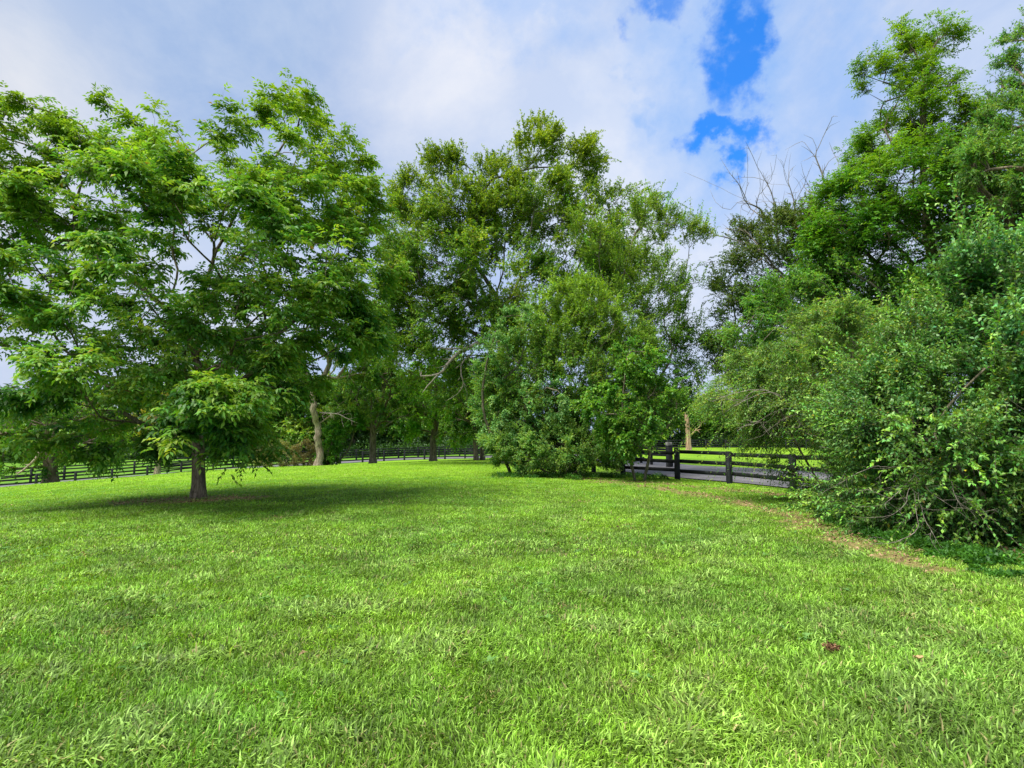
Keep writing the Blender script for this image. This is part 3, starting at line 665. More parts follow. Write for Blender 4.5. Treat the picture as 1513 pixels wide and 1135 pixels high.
# close the centre with a small fan of quads (pairs of sectors)
ev = np.arange(0, na, 2); fan = np.stack([np.zeros(len(ev), int), 1+ev, 1+ev+1, 1+(ev+2) % na], -1)
tag(mesh_obj('ground', np.c_[gx, gy, gzv], np.vstack([gf, fan]), M_SOIL, smooth=True, attr={'dirt': GD, 'underlay': GU, 'pasture': np.clip((gy-44)/6, 0, 1)*(gx < 8)*(1-inside(gx, gy, lawn_poly))}), kind='structure')  # 'pasture' masks far ground on the left that gets the painted shade

# ------------------------------------------------------------------ driveway
far_edge = np.array([(-62, 52), (-42, 54.5), (-35.5, 57), (-28.5, 61), (-21.5, 69), (-12, 77), (-4, 80), (4.5, 78), (10, 68), (11, 52), (11, 40), (11.5, 35.5), (15.1, 31), (16.5, 27.5), (18.5, 20), (21, 12), (23, 4)])
near_edge = np.array([(-62, 45.5), (-42, 47.5), (-33.4, 51.2), (-26, 55.2), (-18.8, 63.2), (-11, 69.6), (-4.6, 72.6), (2.6, 70.6), (6.2, 61), (6.8, 48), (6.0, 37), (5.6, 28.2), (7.3, 23.0), (8.8, 20.8), (10.0, 17.6), (12.5, 11.5), (15, 3)])
def resample(pl, n):
    d = np.r_[0, np.cumsum(np.linalg.norm(np.diff(pl, axis=0), axis=1))]; u = np.linspace(0, 1, len(pl)); t = np.linspace(0, 1, n)
    q = np.c_[np.interp(t, u, pl[:, 0]), np.interp(t, u, pl[:, 1])]
    for _ in range(6): q[1:-1] = (q[:-2]+2*q[1:-1]+q[2:])/4
    return q
ne = resample(near_edge, 240); fe = resample(far_edge, 240); kk = 14
tt = np.linspace(0, 1, kk)[None, :, None]; G = ne[:, None]*(1-tt)+fe[:, None]*tt
gx2, gy2 = G[..., 0].ravel(), G[..., 1].ravel()
V = np.c_[gx2, gy2, gz(gx2, gy2)+.035]; i = np.arange(239)[:, None]*kk; j = np.arange(kk-1)[None]
rf = np.stack([i+j, i+j+1, i+kk+j+1, i+kk+j], -1).reshape(-1, 4)
m, nt, N, L = newmat('worn_asphalt'); out = N.new('ShaderNodeOutputMaterial'); p = N.new('ShaderNodeBsdfPrincipled'); tc = N.new('ShaderNodeTexCoord')
a1 = ramp(nzn(1.2, 6).outputs['Fac'], [(.3, (.07, .068, .078)), (.7, (.15, .145, .16))]); a2 = ramp(nzn(60, 4).outputs['Fac'], [(.3, (.6, .6, .6)), (.7, (1.2, 1.2, 1.2))])
L.new(mixc(a1.outputs[0], a2.outputs[0], 1., 'MULTIPLY'), p.inputs['Base Color']); p.inputs['Roughness'].default_value = .8
b = N.new('ShaderNodeBump'); b.inputs['Strength'].default_value = .4; b.inputs['Distance'].default_value = .01; L.new(nzn(70, 4).outputs['Fac'], b.inputs['Height']); L.new(b.outputs[0], p.inputs['Normal']); L.new(p.outputs[0], out.inputs[0])
tag(mesh_obj('driveway', V, rf[:, ::-1], m, smooth=True), kind='structure')
road_poly = [tuple(q) for q in ne[::3]] + [tuple(q) for q in fe[::-3]]

# ------------------------------------------------------------------ fences
def fence_mat(name, c1, c2):
    m, nt_, N_, L_ = newmat(name)
    global N, L, tc
    N, L = N_, L_; out = N.new('ShaderNodeOutputMaterial'); p = N.new('ShaderNodeBsdfPrincipled'); tc = N.new('ShaderNodeTexCoord')
    a = ramp(nzn(4, 8).outputs['Fac'], [(.35, c1), (.6, c2), (.78, tuple(v*3 for v in c2))])
    L.new(a.outputs[0], p.inputs['Base Color']); p.inputs['Roughness'].default_value = .75; p.inputs['Specular IOR Level'].default_value = .2
    b = N.new('ShaderNodeBump'); b.inputs['Strength'].default_value = .4; b.inputs['Distance'].default_value = .01; L.new(nzn(25, 5).outputs['Fac'], b.inputs['Height']); L.new(b.outputs[0], p.inputs['Normal'])
    L.new(p.outputs[0], out.inputs[0]); return m
M_FENCE = fence_mat('black_fence_paint', (.007, .008, .010), (.016, .019, .021))
M_CAP = fence_mat('weathered_post_top', (.10, .10, .10), (.2, .2, .19))
CUBE = np.array([(-1,-1,-1),(1,-1,-1),(1,1,-1),(-1,1,-1),(-1,-1,1),(1,-1,1),(1,1,1),(-1,1,1)], float)/2
CF = np.array([(0,3,2,1),(4,5,6,7),(0,1,5,4),(1,2,6,5),(2,3,7,6),(3,0,4,7)])
def board(a, b2, h, t, bev=.006):
    """box from a to b2 (centres of its ends) of height h and thickness t, edges eased"""
    a = np.array(a); b2 = np.array(b2); d = b2-a; Ln = np.linalg.norm(d); d = d/Ln
    s = unit(np.cross(d, [0, 0, 1.])); u = np.cross(s, d)
    prof = [(-t/2+bev, -h/2), (t/2-bev, -h/2), (t/2, -h/2+bev), (t/2, h/2-bev), (t/2-bev, h/2), (-t/2+bev, h/2), (-t/2, h/2-bev), (-t/2, -h/2+bev)]
    V = [e + s*x + u*y for e in (a, b2) for x, y in prof]
    Fc = [(k, (k+1) % 8, 8+(k+1) % 8, 8+k) for k in range(8)] + [(0, 7, 6, 5), (0, 5, 4, 1), (1, 4, 3, 2), (8, 13, 14, 15), (8, 9, 12, 13), (9, 10, 11, 12)]
    return np.array(V), np.array(Fc)
def box_post(x, y, z0, z1, w, ang=0, r=None):
    V, Fc = board((x, y, z0), (x, y, z1), w, w, .012) if False else (None, None)
    ca, sa = math.cos(ang)*w/2, math.sin(ang)*w/2; bev = .12
    base = [(-1+bev,-1),(1-bev,-1),(1,-1+bev),(1,1-bev),(1-bev,1),(-1+bev,1),(-1,1-bev),(-1,-1+bev)]
    lx = ly = 0
    if r is not None: lx, ly = r.normal(0, .012, 2)
    V = []
    for z, k in ((z0, 1), (z1-.02, 1), (z1, .82)):
        for u, v in base: V.append((x+(u*ca-v*sa)*k+lx*(z-z0), y+(u*sa+v*ca)*k+ly*(z-z0), z))
    Fc = [(q*8+k, q*8+(k+1) % 8, q*8+8+(k+1) % 8, q*8+8+k) for q in range(2) for k in range(8)]
    Fc += [(16, 17, 22, 23), (17, 18, 21, 22), (18, 19, 20, 21)]
    return np.array(V), np.array(Fc)
def fence(name, label, path, spacing, h, rails, seed, pw=.13, bh=.14, side=1, bays=True, fixed=None, group=None):
    r = np.random.default_rng(seed); path = np.array(path, float)
    if fixed is None:
        d = np.r_[0, np.cumsum(np.linalg.norm(np.diff(path, axis=0), axis=1))]
        t = np.arange(0, d[-1], spacing); P2 = np.c_[np.interp(t, d, path[:, 0]), np.interp(t, d, path[:, 1])]
    else: P2 = path
    zz = gz(P2[:, 0], P2[:, 1])
    root = empty(name, (P2[0, 0], P2[0, 1], zz[0]), label, 'fence', group); b = (P2[0, 0], P2[0, 1], zz[0])
    tg = unit(np.gradient(P2, axis=0))
    for k in range(len(P2)):
        V, Fc = box_post(P2[k, 0], P2[k, 1], zz[k]-.3, zz[k]+h+r.normal(0, .02), pw, math.atan2(tg[k, 1], tg[k, 0]), r)
        mesh_obj('post', V, Fc, M_FENCE, root, loc=b)
    for q, hh in enumerate(rails):
        VV = []; FF = []; off = 0
        for k in range(len(P2)-1):
            nrm = np.array([-tg[k, 1], tg[k, 0]])*side*(pw/2+.024)
            nrm2 = np.array([-tg[k+1, 1], tg[k+1, 0]])*side*(pw/2+.024)
            j1, j2 = r.normal(0, .018, 2)
            e = unit(P2[k+1]-P2[k])*.004
            V, Fc = board((P2[k, 0]+nrm[0]+e[0], P2[k, 1]+nrm[1]+e[1], zz[k]+hh+j1), (P2[k+1, 0]+nrm2[0]-e[0], P2[k+1, 1]+nrm2[1]-e[1], zz[k+1]+hh+j2), bh, .035)
            if bays: mesh_obj('rail', V, Fc, M_FENCE, root, loc=b)
            else: VV.append(V); FF.append(Fc+off); off += len(V)
        if not bays: mesh_obj('rail', np.vstack(VV), np.vstack(FF), M_FENCE, root, loc=b)
    return root, b
# near fence: right-hand run with its posts where the photograph has them
nf = [(2.3, 29.5), (4.0, 27.6), (5.0, 25.4), (6.62, 22.6), (7.93, 20.6), (8.95, 18.0), (10.0, 15.8), (11.0, 13.6)]
fr, fb = fence('board_fence', 'black three-board fence along the driveway passing under the arching shrub', nf, 0, 1.2, (.36, .74, 1.1), 3, pw=.17, side=1, fixed=True)
# bigger gate post standing behind the corner, and its short run on the other side of the road
gp = P(988, 692, 33.5)
V, Fc = box_post(gp[0], gp[1], gz1(gp[0], gp[1])-.2, gz1(gp[0], gp[1])+1.45, .26, .3)
run = [(9.6, 33.9), (9.0, 36.3), (8.9, 38.8), (9, 41.2), (9.0, 43.6), (9.0, 46), (8.9, 48.5)]
ofr, ofb = fence('road_fence', 'short black fence run ending in a thick gate post across the driveway', run, 0, 1.25, (.34, .68, 1.06), 4, pw=.15, fixed=True)
V, Fc = box_post(9.35, 33.5, gz1(9.4, 33.5)-.2, gz1(9.4, 33.5)+1.3, .28, .3)
mesh_obj('gate_post', V, Fc, M_FENCE, ofr, loc=ofb)
V, Fc = box_post(9.35, 33.5, gz1(9.4, 33.5)+1.3, gz1(9.4, 33.5)+1.5, .30, .3)
mesh_obj('post_cap', V, Fc, M_CAP, ofr, loc=ofb)
fence('lawn_fence', 'black board fence curving below the crest on the lawn side of the driveway', near_fence[:8], 2.6, 1.25, (.3, .62, .92, 1.17), 5, pw=.17, bh=.13, bays=False)
fence('pasture_fence', 'black board fence on the pasture side of the driveway, beyond the lawn fence', [(-62, 53.5), (-42.5, 55.8), (-36.3, 58.3), (-29.4, 62.3), (-22.4, 70.2), (-12.5, 78.3), (-4, 81.3), (4, 80)], 3.0, 1.4, (.35, .7, 1.02, 1.32), 6, pw=.17, bh=.13, bays=False)
fence('far_fence', 'distant black fence crossing the meadow in front of the bare snag', [(18, 82), (24, 84.5), (33, 84), (45, 83), (56, 82)], 2.9, 1.35, (.3, .62, .95, 1.27), 7, pw=.17, bh=.15, bays=False)

# bare snag
r = np.random.default_rng(4); D = 78; b0 = P(1018, 664, D); b0[2] = gz1(b0[0], b0[1]); ns = 18; V = []
H = (664-600)/F*D
lv = np.linspace(0, 1, 26)
for t in lv:
    for k in range(ns):
        a = k/ns*2*math.pi; jag = (t > .8)*(.5+.5*math.sin(a*3+1))*0
        rr = .36*(1-.3*t)*(1+.10*math.sin(a*5+t*3)+.05*r.normal())*(1+.35*math.exp(-t*12))
        if t > .78: rr *= 1-.75*(t-.78)/.22
        top = H*t*(1+(.16*math.sin(a*1.0+.7)+.12*math.sin(a*5))*(t**3))
        V.append((b0[0]+rr*math.cos(a)-.25*t*math.sin(t*2), b0[1]+rr*math.sin(a), b0[2]-.2+top))
i = np.arange(25)[:, None]*ns; j = np.arange(ns)[None]; j2 = (j+1) % ns
Fc = np.stack([i+j, i+j2, i+ns+j2, i+ns+j], -1).reshape(-1, 4)
root = empty('tree_snag', b0, 'bare broken-off tree trunk standing orange and pale in the meadow', 'dead tree')
mesh_obj('trunk', V, Fc, M_SNAG, root, smooth=True, loc=b0)
dead_branch(root, b0, [b0+[.4, 0, H*.35], b0+[1.3, 0, H*.5], b0+[1.9, -.2, H*.62]], .12, 3, 10, .8, mat=M_SNAG, name='branch_stub')

# bare twig tangle in front of the big shrub (its dead part)
shr = bpy.data.objects['elaeagnus_shrub']; sb = np.array(shr.location)
for q, (p0, p1, p2) in enumerate([((1352,698,8.6),(1340,735,8.1),(1300,770,7.8)),((1352,700,8.6),(1362,750,8.1),(1392,812,7.7)),((1350,700,8.6),(1385,735,8.1),(1420,758,7.8)),((1350,705,8.5),(1310,742,8),(1262,748,7.9)),
        ((1404,672,8.6),(1408,720,8.1),(1432,770,7.8)),((1404,730,8.2),(1440,742,7.9),(1458,760,7.7)),((1350,720,8.4),(1356,770,7.9),(1316,802,7.6)),((1470,570,8.8),(1490,590,8.3),(1520,610,8.0)),((1210,660,12.6),(1260,668,11.6),(1290,680,11)),
        ((1190,640,12.8),(1240,655,12),(1300,655,11.2)),((1345,690,8.8),(1300,690,8.3),(1230,720,8.4))]):
    dead_branch(shr, sb, [P(*p0), P(*p1), P(*p2)], .0065, 200+q, 11, .6, name='bare_twig')
for q, (a, b1, c1) in enumerate([((1190,640,13.4),(1150,560,13),(1085,600,12.8)),((1200,640,13.4),(1170,590,13),(1110,630,12.6)),((1210,640,13.4),(1180,570,13),(1130,640,12.8)),((1180,600,13),(1120,570,12.8),(1060,590,12.8))]):
    s = bpy.data.objects['forsythia_shrub']; dead_branch(s, np.array(s.location), [P(*a), P(*b1), P(*c1)], .014, 230+q, 16, .6, name='bare_twig')
pc = bpy.data.objects['hackberry_tree']; dead_branch(pc, np.array(pc.location), [P(62, 662, 31.5), P(52, 678, 31), P(40, 690, 31), P(24, 702, 30.6)], .075, 300, 5, .5, mat=M_BARKP, label='pale bare limb drooping from the crown')
ok = bpy.data.objects['oak_tree']; ob = np.array(ok.location)
dead_branch(ok, ob, [P(720, 500, 35), P(680, 520, 34.5), P(655, 548, 34), P(622, 556, 34)], .13, 301, 14, .6, mat=M_DEAD)
dead_branch(ok, ob, [P(700, 520, 35), P(672, 545, 34), P(690, 580, 34)], .05, 302, 14, .8, mat=M_DEAD)

# ------------------------------------------------------------------ grass
def scatter(dmin, dmax, n, r, pw=1.0, margin=1.06, power=2.0):
    u = r.uniform(0, 1, n); a = dmin**power; bb = dmax**power
    y = (a + u*(bb-a))**(1/power)
    x = r.uniform(-1, 1, n)*y*(CX/F)*margin + r.normal(0, .05, n)
    return x, y
def grass_patch(x, y, r, wmul, lmul):
    n = len(x)
    coarse = noise2(x, y, 1.6, 41) + .5*noise2(x, y, .45, 42)          # tufts of long pale grass
    lush = noise2(x, y, 3.2, 43) + .4*noise2(x, y, .8, 44)
    long_ = np.clip((coarse-.25)*1.5, 0, 1); d = dirt(x, y); mott = noise2(x, y, .55, 47) + .8*noise2(x, y, 1.9, 48)
    right = np.clip((x/np.maximum(y, 1)+.1)*1.2, 0, 1)*np.clip((8-y)/4, 0, 1)
    long_ = np.clip(long_ + .45*right*(r.uniform(0, 1, n) < .6), 0, 1)
    L = (.045 + .025*r.uniform(0, 1, n) + .065*long_*r.uniform(.3, 1, n))*lmul*(1-.5*d)
    W = (.0054 + .004*r.uniform(0, 1, n)**2 + .0042*long_)*wmul
    fa = noise2(x, y, .9, 45)*2.2 + .9 + r.normal(0, .8, n) + np.where(r.uniform(0, 1, n) < .45, r.uniform(0, 6.28, n), 0)
    lean = np.clip(.75 + .35*r.normal(0, 1, n) + .3*long_, .05, 1.4)
    dx, dy = np.cos(fa), np.sin(fa)
    z = gz(x, y) - .004
    b = np.c_[x, y, z]
    d1 = np.c_[dx*np.sin(lean*.7), dy*np.sin(lean*.7), np.cos(lean*.7)]
    l2 = np.clip(lean*1.9, 0, 1.9); d2 = np.c_[dx*np.sin(l2), dy*np.sin(l2), np.cos(l2)]
    sa = fa + math.pi/2 + r.normal(0, .5, n); s = np.c_[np.cos(sa), np.sin(sa), np.zeros(n)]
    m = b + d1*(L*.55)[:, None]; t = m + d2*(L*.5)[:, None]; t[:, 2] = np.maximum(t[:, 2], z+.006)
    w = (W/2)[:, None]
    V = np.stack([b-s*w*.8, b+s*w*.8, m+s*w, m-s*w, t+s*w*.15, t-s*w*.15], 1).reshape(-1, 3)
    o = (np.arange(n)*6)[:, None]
    Fc = np.stack([o+np.array([0, 1, 2, 3]), o+np.array([3, 2, 4, 5])], 1).reshape(-1, 4)
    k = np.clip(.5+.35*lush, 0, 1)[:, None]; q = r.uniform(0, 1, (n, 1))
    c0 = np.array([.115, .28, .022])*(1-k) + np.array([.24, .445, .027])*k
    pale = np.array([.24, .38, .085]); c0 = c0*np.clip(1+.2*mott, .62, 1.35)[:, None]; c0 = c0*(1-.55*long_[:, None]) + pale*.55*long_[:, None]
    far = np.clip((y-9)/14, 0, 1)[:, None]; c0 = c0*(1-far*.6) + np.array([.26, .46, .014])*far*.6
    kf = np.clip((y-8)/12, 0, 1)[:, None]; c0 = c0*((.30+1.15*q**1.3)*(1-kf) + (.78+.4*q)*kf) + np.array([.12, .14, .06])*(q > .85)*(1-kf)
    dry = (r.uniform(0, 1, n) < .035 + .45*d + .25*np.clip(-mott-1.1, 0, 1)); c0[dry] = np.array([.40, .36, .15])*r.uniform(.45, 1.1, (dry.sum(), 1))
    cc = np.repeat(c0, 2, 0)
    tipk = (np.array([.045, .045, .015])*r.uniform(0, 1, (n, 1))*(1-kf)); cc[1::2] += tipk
    return V, Fc, cc
rg = np.random.default_rng(90)
parts = []
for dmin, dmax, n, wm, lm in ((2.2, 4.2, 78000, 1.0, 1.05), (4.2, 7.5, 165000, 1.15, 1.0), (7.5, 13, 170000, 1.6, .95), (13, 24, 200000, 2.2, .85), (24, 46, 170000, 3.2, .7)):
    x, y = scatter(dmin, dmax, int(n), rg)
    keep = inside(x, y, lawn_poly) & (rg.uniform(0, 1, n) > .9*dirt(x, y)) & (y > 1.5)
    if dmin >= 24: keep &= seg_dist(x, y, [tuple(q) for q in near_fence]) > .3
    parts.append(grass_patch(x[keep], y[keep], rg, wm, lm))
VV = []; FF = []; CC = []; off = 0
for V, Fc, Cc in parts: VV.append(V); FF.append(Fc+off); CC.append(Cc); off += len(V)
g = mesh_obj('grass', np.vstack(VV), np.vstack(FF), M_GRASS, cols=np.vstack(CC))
tag(g, 'bright green mown grass of the lawn with paler coarse tufts', 'grass', kind='stuff')
# clover in the lawn
x, y = scatter(5, 22, 60000, rg); cl = noise2(x, y, 2.6, 60)+.5*noise2(x, y, .7, 61) + np.where(x < 0, .25, -.2)
kp = inside(x, y, lawn_poly) & (cl > .35); x, y = x[kp], y[kp]; n = len(x)
b3 = np.c_[x, y, gz(x, y)+rg.uniform(.025, .055, n)]; aa = rg.uniform(0, 6.28, n)
V, Fc = leaf_quads(b3, unit(np.c_[np.cos(aa), np.sin(aa), rg.normal(0, .25, n)]), unit(np.array([0, 0, 1.])+rg.normal(0, .25, (n, 3))), .024*(1+y/20)*rg.uniform(.7, 1.2, n), .02*(1+y/20)*rg.uniform(.7, 1.2, n))
q = rg.uniform(0, 1, (n, 1)); tag(mesh_obj('clover', V, Fc, M_GRASS, cols=np.array([.07, .22, .02])*(1-q)+np.array([.22, .42, .07])*q), 'patches of small clover leaves mixed into the lawn', 'clover', kind='stuff')
nw = 420; wx, wy = scatter(3, 20, nw, rg); per = 9
wr = np.repeat(np.c_[wx, wy], per, 0); aa = rg.uniform(0, 6.28, len(wr)); kp = inside(wr[:, 0], wr[:, 1], lawn_poly); wr = wr[kp]; aa = aa[kp]; n = len(wr)
bw = np.c_[wr[:, 0]+.01*np.cos(aa), wr[:, 1]+.01*np.sin(aa), gz(wr[:, 0], wr[:, 1])+.012]
V, Fc = leaf_quads(bw, unit(np.c_[np.cos(aa), np.sin(aa), rg.uniform(.25, .9, n)]), unit(np.array([0, 0, 1.])+rg.normal(0, .2, (n, 3))), .075*rg.uniform(.5, 1.3, n), .026*rg.uniform(.7, 1.3, n), .2, .35)
q = rg.uniform(0, 1, (n, 1)); tag(mesh_obj('lawn_weeds', V, Fc, M_GRASS, cols=np.array([.07, .20, .035])*(1-q)+np.array([.20, .38, .10])*q), 'broad-leaved weeds dotted among the lawn grass', 'weeds', kind='stuff')
# weeds and ivy at the foot of the right shrubs and the middle clump
pts = []; sz = []
for (px, py, s) in [(1185,752,.22),(1215,765,.28),(1250,778,.26),(1290,795,.26),(1235,745,.3),(1330,806,.2),(1380,820,.18),(1420,828,.2),(1460,838,.2),(1505,846,.2),(1300,770,.35),(1370,790,.35),(1440,805,.35),(1500,815,.35),(1560,830,.4),(1275,755,.35),(1210,738,.3),
                    (1440,850,.12),(1400,835,.12)]:
    D = EYE*F/(py-HOR) + .35
    for k in range(5):
        xx = (px+rw.uniform(-22, 22)-CX)/F*D; yy = D+rw.uniform(-.35, .35); pts.append((xx, yy, gz1(xx, yy)-.02)); sz.append(s*rw.uniform(.6, 1.1))
for px in range(735, 985, 9):
    D = 22.6 + rw.uniform(-.5, 1.2) - (1.2 if px < 900 else 0)*rw.uniform(0, 1); xx = (px-CX)/F*D; pts.append((xx, D, gz1(xx, D)-.02)); sz.append(rw.uniform(.15, .34))
for k in range(60):
    xx = rw.uniform(7, 13); yy = rw.uniform(6.3, 14.5); pts.append((xx, yy, gz1(xx, yy)-.02)); sz.append(rw.uniform(.2, .45))
mass('ground_cover', 'leafy weeds and ivy creeping out at the foot of the shrubs', 'weeds', pts, sz, 42000, .06, .036, (.02, .085, .015), (.09, .26, .03), 8, flat=.9)
# dry leaves
x, y = scatter(4, 26, 90000, rg); kp = inside(x, y, lawn_poly) & (rg.uniform(0, 1, len(x)) < np.clip(dirt(x, y)-.2, 0, 1)*.45); x, y = x[kp], y[kp]; n = len(x); aa = rg.uniform(0, 6.28, n)
V, Fc = leaf_quads(np.c_[x, y, gz(x, y)+rg.uniform(.012, .04, n)], unit(np.c_[np.cos(aa), np.sin(aa), rg.normal(0, .35, n)]), unit(np.array([0, 0, 1.])+rg.normal(0, .45, (n, 3))), .07*rg.uniform(.6, 1.3, n), .04*rg.uniform(.7, 1.2, n), .4, .3)
q = rg.uniform(0, 1, (n, 1)); tag(mesh_obj('leaf_litter', V, Fc, M_LITTER, cols=np.array([.09, .05, .025])*(1-q)+np.array([.38, .26, .15])*q), 'brown dry leaves strewn on the bare patches', 'dry leaves', kind='stuff')
# one curled dry leaf and one clod near the camera
def ground_at(px, py):
    D = EYE*F/(py-HOR)
    for _ in range(3):
        q = P(px, py, D); D *= (EYE-gz1(q[0], q[1]))/(EYE-q[2])
    q = P(px, py, D); q[2] = gz1(q[0], q[1]); return q
q = ground_at(1358, 985)
gu, gv = np.meshgrid(np.linspace(-1, 1, 9), np.linspace(-1, 1, 9)); wv = np.sqrt(np.clip(1-gu**2*.92, 0, 1))
V = np.stack([q[0]+gu*.035, q[1]+gv*wv*.02*(1+.25*np.sin(gu*9)), q[2]+.055+.012*gv**2+.008*gu**2+.003*np.sin(gu*6)], -1).reshape(-1, 3)
i = np.arange(8)[:, None]*9; j = np.arange(8)[None]; f9 = np.stack([i+j, i+j+1, i+10+j, i+9+j], -1).reshape(-1, 4)
tag(mesh_obj('fallen_leaf', V-q, f9, M_LITTER, cols=np.tile([.5, .33, .17], (64, 1))), 'single pale tan fallen leaf lying on the near grass', 'leaf').location = q
q = ground_at(1228, 964); rr = np.random.default_rng(9); n = 420
v = unit(rr.normal(0, 1, (n, 3)))*rr.uniform(.3, 1, (n, 1))*np.array([.06, .05, .045]); v[:, 2] = np.abs(v[:, 2])+.02
V, Fc = leaf_quads(v, unit(rr.normal(0, 1, (n, 3))*np.array([1, 1, .5])), unit(rr.normal(0, 1, (n, 3))), .035*rr.uniform(.5, 1.3, n), .009*rr.uniform(.7, 1.3, n), .3, .3)
c1 = rr.uniform(0, 1, (n, 1)); tag(mesh_obj('grass_clump', V, Fc, M_LITTER, cols=np.array([.07, .035, .02])*(1-c1)+np.array([.33, .19, .10])*c1), 'small brown clump of dead grass in the near lawn', 'clump').location = q

# ------------------------------------------------------------------ light and sky
SUN_EL = math.radians(66); sdir = np.array([-.82, -.48]); sdir /= np.linalg.norm(sdir)
ld = bpy.data.lights.new('sun', 'SUN'); ld.energy = 3.5; ld.angle = math.radians(38); ld.color = (1, .95, .84)
lo = bpy.data.objects.new('sun', ld); COL.objects.link(lo)
from mathutils import Vector
sv = Vector((sdir[0]*math.cos(SUN_EL), sdir[1]*math.cos(SUN_EL), math.sin(SUN_EL)))
lo.rotation_euler = sv.to_track_quat('Z', 'Y').to_euler()
w = bpy.data.worlds.new('World'); SC.world = w; w.use_nodes = True; nt = w.node_tree; N = nt.nodes; L = nt.links; N.clear()
out = N.new('ShaderNodeOutputWorld'); bg = N.new('ShaderNodeBackground'); bg.inputs[1].default_value = .1; L.new(bg.outputs[0], out.inputs[0])
sky = N.new('ShaderNodeTexSky'); sky.sky_type = 'NISHITA'; sky.sun_disc = False; sky.sun_elevation = SUN_EL; sky.sun_rotation = math.atan2(sdir[0], sdir[1])
tc = N.new('ShaderNodeTexCoord'); DIR = tc.outputs['Generated']
def vm(op, a, b=None, s=None):
    n = N.new('ShaderNodeVectorMath'); n.operation = op
    for k, v in ((0, a), (1, b)):
        if v is None: continue
        if isinstance(v, tuple): n.inputs[k].default_value = v
        else: L.new(v, n.inputs[k])
    if s is not None: n.inputs['Scale'].default_value = s
    return n
def mth(op, a, b=0., clamp=False):
    n = N.new('ShaderNodeMath'); n.operation = op; n.use_clamp = clamp
    for k, v in ((0, a), (1, b)):
        if isinstance(v, (int, float)): n.inputs[k].default_value = v
        else: L.new(v, n.inputs[k])
    return n.outputs[0]
def nz(scale, det, src=DIR, col=False, rough=.5, dist=0.):
    n = N.new('ShaderNodeTexNoise'); n.inputs['Scale'].default_value = scale; n.inputs['Detail'].default_value = det; n.inputs['Roughness'].default_value = rough; n.inputs['Distortion'].default_value = dist
    L.new(src, n.inputs['Vector']); return n.outputs['Color' if col else 'Fac']
w1 = vm('SCALE', vm('SUBTRACT', nz(5.5, 5, col=True, rough=.55), (.5, .5, .5)).outputs[0], s=.22)
w2 = vm('SCALE', vm('SUBTRACT', nz(1.6, 2, col=True), (.5, .5, .5)).outputs[0], s=.25)
w3 = vm('SCALE', vm('SUBTRACT', nz(17, 7, col=True, rough=.6), (.5, .5, .5)).outputs[0], s=.17)
WD = vm('ADD', vm('ADD', DIR, w1.outputs[0]).outputs[0], w3.outputs[0]).outputs[0]
WS = vm('ADD', DIR, w2.outputs[0]).outputs[0]
def blob(px, py, r_in, r_out, src=WD, sx=1., sy=1.):
    """1 inside, 0 outside, round the sky direction of that azimuth and height; sx, sy stretch it sideways / upwards"""
    v = ray(px, py); v = v/np.linalg.norm(v)
    right = unit(np.array([v[1], -v[0], 0])); up = np.cross(right, v)
    df = vm('SUBTRACT', src, tuple(v)).outputs[0]
    a = vm('DOT_PRODUCT', df, tuple(right/sx)).outputs['Value']; b_ = vm('DOT_PRODUCT', df, tuple(up/sy)).outputs['Value']
    cc = vm('DOT_PRODUCT', df, tuple(v)).outputs['Value']
    d = mth('SQRT', mth('ADD', mth('ADD', mth('MULTIPLY', a, a), mth('MULTIPLY', b_, b_)), mth('MULTIPLY', cc, cc)))
    n = N.new('ShaderNodeMapRange'); n.interpolation_type = 'SMOOTHSTEP'; n.inputs[1].default_value = r_in; n.inputs[2].default_value = r_out; n.inputs[3].default_value = 1; n.inputs[4].default_value = 0
    L.new(d, n.inputs[0]); return n.outputs[0]
def cmix(a, b, f, mode='MIX'):
    x = N.new('ShaderNodeMix'); x.data_type = 'RGBA'; x.blend_type = mode; x.clamp_factor = True
    for k, v in ((0, f), (6, a), (7, b)):
        if isinstance(v, (int, float)): x.inputs[k].default_value = v
        elif isinstance(v, tuple): x.inputs[k].default_value = (*v, 1)
        else: L.new(v, x.inputs[k])
    return x.outputs[2]
S = 4.25
cloud = cmix((.47*S, .60*S, .86*S), (.74*S, .79*S, .93*S), mth('MULTIPLY_ADD', nz(2.2, 5, WS, rough=.5), 2.6))
# (value above: noise*2.6 clamped through a shift)
for nd in list(N):
    if nd.type == 'MATH' and nd.operation == 'MULTIPLY_ADD': nd.inputs[2].default_value = -.85; nd.use_clamp = True
cloud = cmix(cloud, (.36*S, .50*S, .74*S), mth('MULTIPLY', blob(330, 60, .05, .50, WS, 1.5, .8), .7))
cloud = cmix(cloud, (.34*S, .47*S, .74*S), mth('MULTIPLY', blob(560, 200, .02, .22, WS, .8, 1.4), .5))
cloud = cmix(cloud, (.86*S, .87*S, .94*S), mth('MULTIPLY', blob(690, 70, .02, .26, WS), .8))
cloud = cmix(cloud, (.85*S, .88*S, .96*S), mth('MULTIPLY', blob(1010, 290, .05, .34, WS), .75))
cloud = cmix(cloud, (.88*S, .85*S, .82*S), mth('MULTIPLY', blob(-40, 170, .0, .26, WS), .8))
cloud = cmix(cloud, (.70*S, .74*S, .84*S), mth('MULTIPLY', blob(-80, 520, .1, .5, DIR), .6))
st1 = mth('MULTIPLY_ADD', nz(7, 9, vm('MULTIPLY', WS, (1.0, .55, 1.6)).outputs[0], rough=.62), 3.2); st1.node.inputs[2].default_value = -1.35; st1.node.use_clamp = True
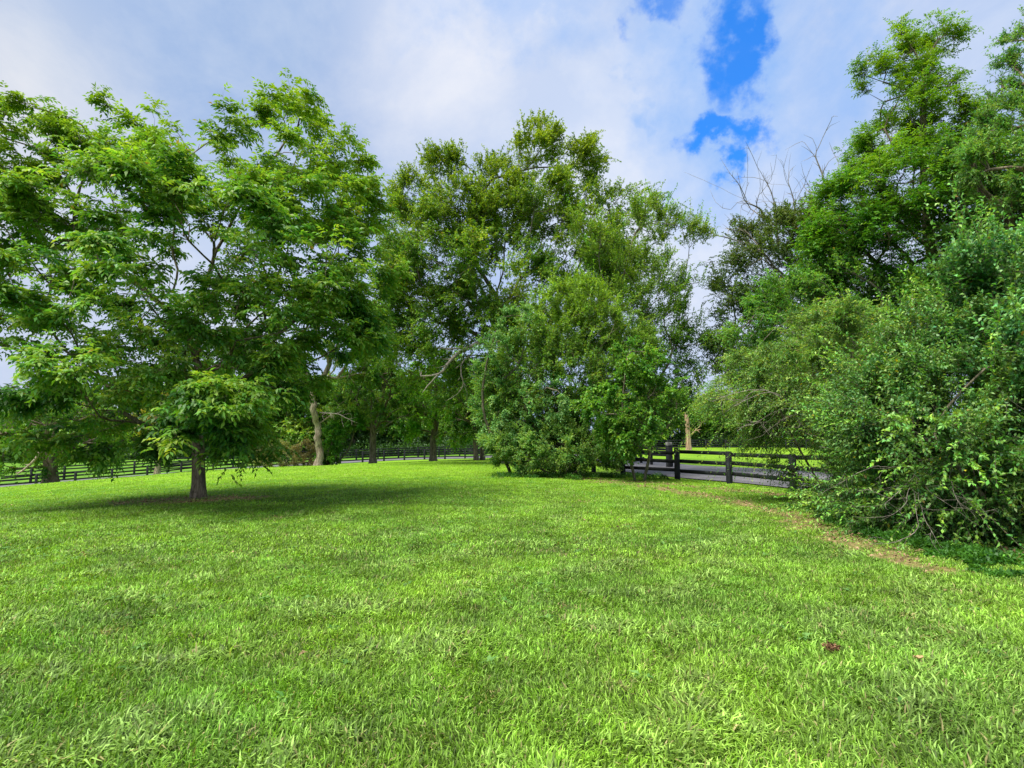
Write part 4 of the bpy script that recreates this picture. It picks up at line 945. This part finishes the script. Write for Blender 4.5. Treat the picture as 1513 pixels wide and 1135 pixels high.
cloud = cmix(cloud, cmix(cloud, (.82, .88, .97), 1.0, 'MULTIPLY'), mth('MULTIPLY', mth('SUBTRACT', 1.0, st1), .8))
cloud = cmix(cloud, (.93*S, .94*S, .98*S), mth('MULTIPLY', st1, .16))
blue = cmix(sky.outputs[0], (.09, .60, 1.25), 1.0, 'MULTIPLY')
haze_b = cmix(blue, (.22*S, .45*S, .88*S), .0)
h = mth('MAXIMUM', blob(1092, 58, .03, .097, WD, .6, 1.35), blob(1075, 206, .025, .066, WD, 1.15, .65))
h = mth('MAXIMUM', h, mth('MULTIPLY', blob(995, 4, .01, .06, WD, 1.3, .6), .8)); h = mth('MULTIPLY', h, .94)
soft = mth('MAXIMUM', mth('MULTIPLY', blob(1085, 130, .06, .26, WD, .8, 1.3), .62), mth('MULTIPLY', blob(955, 140, .02, .09, WD, .7, 1.2), .55))
soft = mth('MAXIMUM', soft, mth('MULTIPLY', blob(1225, 120, .02, .11, WD, .9, 1.2), .5))
soft = mth('MAXIMUM', soft, mth('MULTIPLY', blob(760, 0, .02, .16, WD, 1.6, .5), .4))
soft = mth('MULTIPLY', soft, mth('MULTIPLY', nz(9, 6, WS, rough=.6), 1.7))
cloud = cmix(cloud, (.16*S, .42*S, .92*S), soft)
fin = cmix(cloud, (.0*S, .17*S, .86*S), 0.)
fin = cmix(cloud, blue, h)
L.new(fin, bg.inputs[0])

# ------------------------------------------------------------------ camera
cd = bpy.data.cameras.new('camera'); cam = bpy.data.objects.new('camera', cd); COL.objects.link(cam)
cd.sensor_fit = 'HORIZONTAL'; cd.sensor_width = 36; cd.lens = 36*F/1513; cd.clip_end = 2500; cd.clip_start = .05
cam.location = (0, 0, EYE); cam.rotation_euler = (math.pi/2+TH, 0, 0)
SC.camera = cam
SC.view_settings.view_transform = 'Standard'; SC.view_settings.look = 'None'; SC.view_settings.exposure = 1.3; SC.view_settings.gamma = 1
SC.render.engine = 'CYCLES'
SC.cycles.max_bounces = 5; SC.cycles.diffuse_bounces = 4; SC.cycles.transmission_bounces = 4; SC.cycles.glossy_bounces = 2
SC.cycles.use_denoising = True
